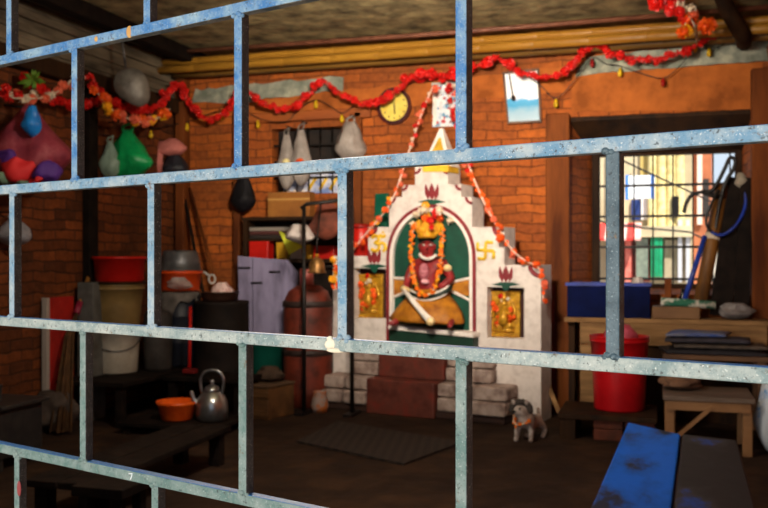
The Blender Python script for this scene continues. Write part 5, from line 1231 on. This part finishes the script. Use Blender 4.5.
MB().bx(fx(628,y=yF-.3), fx(653,y=yF-.3), yF-.32, yF-.28, fz(198,y=yF-.3), fz(175,y=yF-.3)).build('panel', mat('sign white','eef2f6',rough=.4), s); 
for a_ in (627, 653): MB().bx(fx(a_,y=yF-.3)-.02, fx(a_,y=yF-.3)+.02, yF-.34, yF-.27, fz(199,y=yF-.3), fz(174,y=yF-.3)).build('blue_edge', mat('light blue edge','3f7fd8',rough=.4), s)
for a_ in (630, 650): MB().tube([(fx(a_,y=yF-.3), yF-.3, fz(175,y=yF-.3)), (fx(a_), yF+.27, fz(172))], .012, 6).build('bracket', iron, s)
aw = thing('awning', 'red and white shop awning outside the window', 'awning', (fx(620), yF-.4, fz(238)))
mb = MB(); a0, a1 = fx(598,y=yF-.4), fx(641,y=yF-.4)
n = 6
for i in range(n):
    x0_, x1_ = a0+(a1-a0)*i/n, a0+(a1-a0)*(i+1)/n
    m2 = MB(); z1a, z0a = fz(222), fz(238,y=yF-.6); m2.add([(x0_,yF+.1,z1a),(x1_,yF+.1,z1a),(x1_,yF-.6,z0a),(x0_,yF-.6,z0a),(x0_,yF+.1,z1a-.03),(x1_,yF+.1,z1a-.03),(x1_,yF-.6,z0a-.03),(x0_,yF-.6,z0a-.03)], [(0,1,2,3),(4,7,6,5),(0,3,7,4),(1,5,6,2),(3,2,6,7),(0,4,5,1)])
    m2.build('stripe', mat('awning red','d83a34','c42e2a',rough=.7) if i%2==0 else mat('awning pink','e8a8a0',rough=.7), aw)
b2 = thing('building', 'tall orange brick house behind the cream one outside the window', 'building', (fx(700), yF+3, -.15))
yG = 9.5
MB().bx(fx(680,y=yG), fx(712,y=yG), yG, yG+2, -.15, fz(60,y=yG)).build('wall', mat('orange facade','b8704c','98583a',rough=.8,scale=2), b2)
for px_ in (686, 697): MB().bx(fx(px_,y=yG), fx(px_+5,y=yG), yG-.06, yG, fz(225,y=yG), fz(90,y=yG)).build('pilaster', mat('pale pink stone','e0c8bc',rough=.8), b2)
MB().bx(fx(703,y=yG), fx(709,y=yG), yG-.04, yG, fz(215,y=yG), fz(180,y=yG)).build('window_panel', mat('dark window','35302e',rough=.3), b2)
b3 = thing('building', 'pale white house at the right end of the street view', 'building', (fx(730), 15, -.15))
MB().bx(fx(706,y=14), fx(790,y=14), 14, 16, -.15, fz(196,y=14)).build('wall', mat('pale white house','e6dfd2','d0c6b4',rough=.8,scale=2), b3)
MB().bx(fx(712,y=14), fx(718,y=14), 13.95, 14, fz(252,y=14), fz(222,y=14)).build('window_panel', mat('ochre window','b07a2c',rough=.5), b3)
# overhead wires
t = thing('overhead_wires', 'two thin overhead wires crossing the street outside the window', 'wires', (fx(690,y=5), 5, fz(190,y=5)))
for (x1_, y1_, x2_, y2_) in ((600,150,740,215),(610,225,690,232)): MB().tube([PY(x1_-40,y1_-18,5.0), PY(x1_,y1_,5.0), PY(x2_,y2_,5.0), PY(x2_+40,y2_+20,5.0)], .012, 5).build('wire', iron, t)
# ================================================================ the grille
def grillemat(key, ca, cb, chip, dirt, rust, lo):
    m = bpy.data.materials.new(key); m.use_nodes = True; N = m.node_tree.nodes; L = m.node_tree.links; b = N['Principled BSDF']
    b.inputs['Roughness'].default_value = .42; b.inputs['Specular IOR Level'].default_value = .4
    tc = N.new('ShaderNodeTexCoord')
    def nz(sc, lo, hi, det=6):
        n = N.new('ShaderNodeTexNoise'); n.inputs['Scale'].default_value = sc; n.inputs['Detail'].default_value = det; n.inputs['Roughness'].default_value = .7; L.new(tc.outputs['Object'], n.inputs['Vector'])
        r = N.new('ShaderNodeMapRange'); r.inputs[1].default_value = lo; r.inputs[2].default_value = hi; L.new(n.outputs['Fac'], r.inputs[0]); return r.outputs[0], n
    def mix(f, a, c):
        x = N.new('ShaderNodeMixRGB'); L.new(f, x.inputs[0]); L.new(a, x.inputs[1]) if not isinstance(a, tuple) else setattr(x.inputs[1], 'default_value', a); x.inputs[2].default_value = c; return x.outputs[0]
    f1, _ = nz(34, .40, .64, 8); f2, n2 = nz(460, .61, .71, 3); f3, _ = nz(70, .62, .70); f4, _ = nz(220, .58, .68, 4)
    c = mix(f1, lin(ca), lin(cb)); c = mix(f4, c, lin(dirt)); c = mix(f2, c, lin(chip)); c = mix(f3, c, lin(rust))
    L.new(c, b.inputs['Base Color'])
    bp = N.new('ShaderNodeBump'); bp.inputs['Strength'].default_value = .35; bp.inputs['Distance'].default_value = .002; L.new(n2.outputs['Fac'], bp.inputs['Height']); L.new(bp.outputs[0], b.inputs['Normal'])
    return m
g_top = grillemat('bright blue top', '1a6cbc', '3678ac', 'a9c4d4', '3a5c74', '5c4636', 0)  # top faces given a brighter, bluer colour than the fronts
g_blue = grillemat('chipped blue enamel', '2f70ac', '88a6b8', 'd0d8da', '2f444e', '5c4636', 0)
g_mid = grillemat('faded blue enamel', '5e8aa8', 'a8b4b8', 'dde0de', '3a464c', '6b523a', 0)
g_pale = grillemat('worn pale enamel', '74898a', 'b2b8b2', 'dcdfda', '404644', '6a553c', 0)
g_teal = grillemat('worn grey teal enamel', '54726e', '84938f', 'b8c2be', '333d3f', '6a553c', 0)
g_slate = grillemat('slate enamel', '2f4652', '566a74', '9fb0b6', '28333a', '6a553c', 0)
g_side = grillemat('dark specked side', '2e2b29', '45403b', 'a8a094', '15120f', '4e3420', 0)  # right side faces darker than the fronts, with pale and rust specks
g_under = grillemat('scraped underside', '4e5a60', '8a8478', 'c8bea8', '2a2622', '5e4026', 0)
G = thing('iron_grille', 'blue painted iron grille of square bars in a brick pattern across the foreground', 'grille', GP.w((gs0+gs1)/2, -.62), GP.yaw)
hb2 = .0072
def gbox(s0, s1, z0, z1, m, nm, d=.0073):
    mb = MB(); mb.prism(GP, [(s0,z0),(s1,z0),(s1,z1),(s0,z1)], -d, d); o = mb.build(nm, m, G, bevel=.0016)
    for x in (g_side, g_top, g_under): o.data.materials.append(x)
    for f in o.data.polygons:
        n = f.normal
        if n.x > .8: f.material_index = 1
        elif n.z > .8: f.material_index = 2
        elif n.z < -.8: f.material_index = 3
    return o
HZ = []
for py0, m in ((None, g_blue),(62, g_blue),(190.5, g_mid),(320.5, g_teal),(446.5, g_teal),(None, g_teal)):
    HZ.append((py0, m))
z1 = GP.loc(0,62)[1]; zz = [.505, z1, GP.loc(0,190.5)[1], GP.loc(0,320.5)[1], GP.loc(0,446.5)[1], -.50]
zz = [.705] + zz
hm = [g_blue, g_blue, g_blue, g_mid, g_pale, g_teal, g_teal]
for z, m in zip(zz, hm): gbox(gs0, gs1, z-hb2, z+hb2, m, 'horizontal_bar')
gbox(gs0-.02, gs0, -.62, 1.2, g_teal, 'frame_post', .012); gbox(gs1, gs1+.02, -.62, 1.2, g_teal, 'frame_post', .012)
S_ = lambda px: GP.loc(px, 257)[0]
rows = [(0, [-130, 12, 152, 345, 613, 900]), (1, [12.5, 150.5, 345, 620]), (2, [78, 241.5, 464, 800]), (3, [15.5, 154.5, 345.5, 615]), (4, [86.5, 246, 464, 800]), (5, [20.5, 158.5, 346, 613])]
vm = [g_blue, g_blue, g_blue, g_mid, g_teal, g_teal]
wv = .0068; spots = []
for r, pxs in rows:
    for k, px_ in enumerate(pxs):
        s = S_(px_)
        if s > gs1-.02: continue
        m = vm[r] if not (r == 3 and px_ > 500) else g_slate
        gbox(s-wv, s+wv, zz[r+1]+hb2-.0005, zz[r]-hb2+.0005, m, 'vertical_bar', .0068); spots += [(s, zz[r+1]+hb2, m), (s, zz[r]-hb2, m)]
weld = mat('weld metal', '7d8a8c', '5c5044', rough=.45, metal=.3, scale=200, bump=.4)
for s, z, m in spots:
    if abs(z) > .45: continue
    mb = MB(); q = 1 if z > 0 else 1
    for j in range(4): mb.ball(GP.w(s+rr(-.0075,.0075), z+rr(-.002,.002), .0058+rr(-.001,.0008)), (.0042,.0030,.0034), 8, 6)
    mb.build('weld_bead', m, G)
# cream paint drip on the lower middle bar and rust marks
mb = MB(); s = S_(336); mb.ball(GP.w(s, zz[4]+.0, .0074), (.009,.0012,.0065), 12, 6); mb.ball(GP.w(s+.006, zz[4]-.006, .0074), (.012,.0014,.0028), 10, 6); mb.ball(GP.w(s-.003, zz[4]+.006, .007), (.004,.002,.004), 10, 6)
mb.build('paint_drip', mat('cream paint drip','eadfc8','d8c8a8',rough=.5), G)
for px_, z in ((101, z1), (134, z1)):
    mb = MB(); s = S_(px_); mb.ball(GP.w(s, z+.0, .0073), (.004 if px_<110 else .0055, .0009, .004 if px_<110 else .0085), 10, 6); mb.build('paint_spot', mat('ochre paint spot','d0a860','b87a3a',rough=.6), G)
mb = MB(); s = S_(135.5); q = GP; pts = [(-.004,.003),(.003,.004),(.001,-.001),(-.001,-.005)]
mb.tube([GP.w(s+a, zz[5]+c, .0076) for a, c in pts], .0011, 6); mb.build('painted_numeral', mat('white number paint','dfe6e8',rough=.5), G)
mb = MB(); s = S_(22.5); mb.ball(GP.w(s+.002, zz[5]-.055, .007), (.004,.001,.012), 10, 6); mb.build('paint_spot', mat('dull red spot','8a2f30',rough=.6), G)
# ================================================================ light
wd = bpy.data.worlds.new('World'); S.world = wd; wd.use_nodes = True
bg = wd.node_tree.nodes['Background']; bg.inputs[0].default_value = (.74,.86,1.0,1); bg.inputs[1].default_value = 1.0
sun = bpy.data.objects.new('sun', bpy.data.lights.new('sun','SUN')); COL.objects.link(sun); sun.data.energy = 10; sun.data.angle = .01; sun.data.color = (1,.93,.82)
d = Vector((-.35, .42, -.84)); sun.rotation_euler = d.to_track_quat('-Z','Y').to_euler()
ar = bpy.data.lights.new('street_daylight','AREA'); ar.shape = 'RECTANGLE'; ar.size = 7; ar.size_y = 3.0; ar.energy = 1020; ar.color = (1.0,.90,.78)
ao = bpy.data.objects.new('street_daylight', ar); COL.objects.link(ao); ao.location = (-4.5, -15, 1.8); ao.rotation_euler = (Vector((1.2,-5.4,1.2))-ao.location).to_track_quat('-Z','Y').to_euler()
# unseen point fill added to lift the whole interior; no lamp stands there
sl = bpy.data.lights.new('room_fill','POINT'); sl.energy = 100; sl.color = (1.0,.87,.72); sl.shadow_soft_size = .12
so_ = bpy.data.objects.new('room_fill', sl); COL.objects.link(so_); so_.location = (.35,-3.2,2.12)
# added spot fill washing the upper back wall, without any fixture
s2 = bpy.data.lights.new('wall_wash_fill','SPOT'); s2.energy = 560; s2.color = (1.0,.87,.70); s2.spot_size = math.radians(80); s2.spot_blend = 1.0; s2.shadow_soft_size = .12
s2o = bpy.data.objects.new('wall_wash_fill', s2); COL.objects.link(s2o); s2o.location = (.75,-3.4,2.1); s2o.rotation_euler = (Vector((.1,0,2.0))-s2o.location).to_track_quat('-Z','Y').to_euler()
# ================================================================ camera
cd = bpy.data.cameras.new('camera'); cam = bpy.data.objects.new('camera', cd); COL.objects.link(cam)
cam.location = CAM; cam.rotation_euler = (math.radians(90), 0, YAW)
cd.sensor_width = 36; cd.lens = F/768*36; cd.shift_y = 3/768; cd.clip_start = .02
cd.dof.use_dof = True; cd.dof.focus_distance = .98; cd.dof.aperture_fstop = 13.0
S.camera = cam
S.view_settings.view_transform = 'Standard'; S.view_settings.look = 'None'; S.view_settings.gamma = 1; S.view_settings.exposure = 0.0; S.view_settings.use_curve_mapping = False
# repeats carry a shared group phrase
GROUPS = {'plastic_bag':'plastic bags hung and left around the room','flower_garland':'flower garlands','bucket':'plastic buckets','basin':'plastic basins','folded_sheet':'folded sheets and papers','low_bench':'low dark benches','brass_plaque':'brass plaques in the shrine niches','building':'houses across the street','plank':'planks leaning in the window','string_lights':'wires of small bulbs','leaning_pole':'poles leaning in the corner','tin_box':'red boxes on the shelf','yellow_packet':'packets on the shelf'}
for o in S.objects:
    k = o.name.split('.')[0]
    if o.parent is None and k in GROUPS and 'label' in o and 'group' not in o: o['group'] = GROUPS[k]
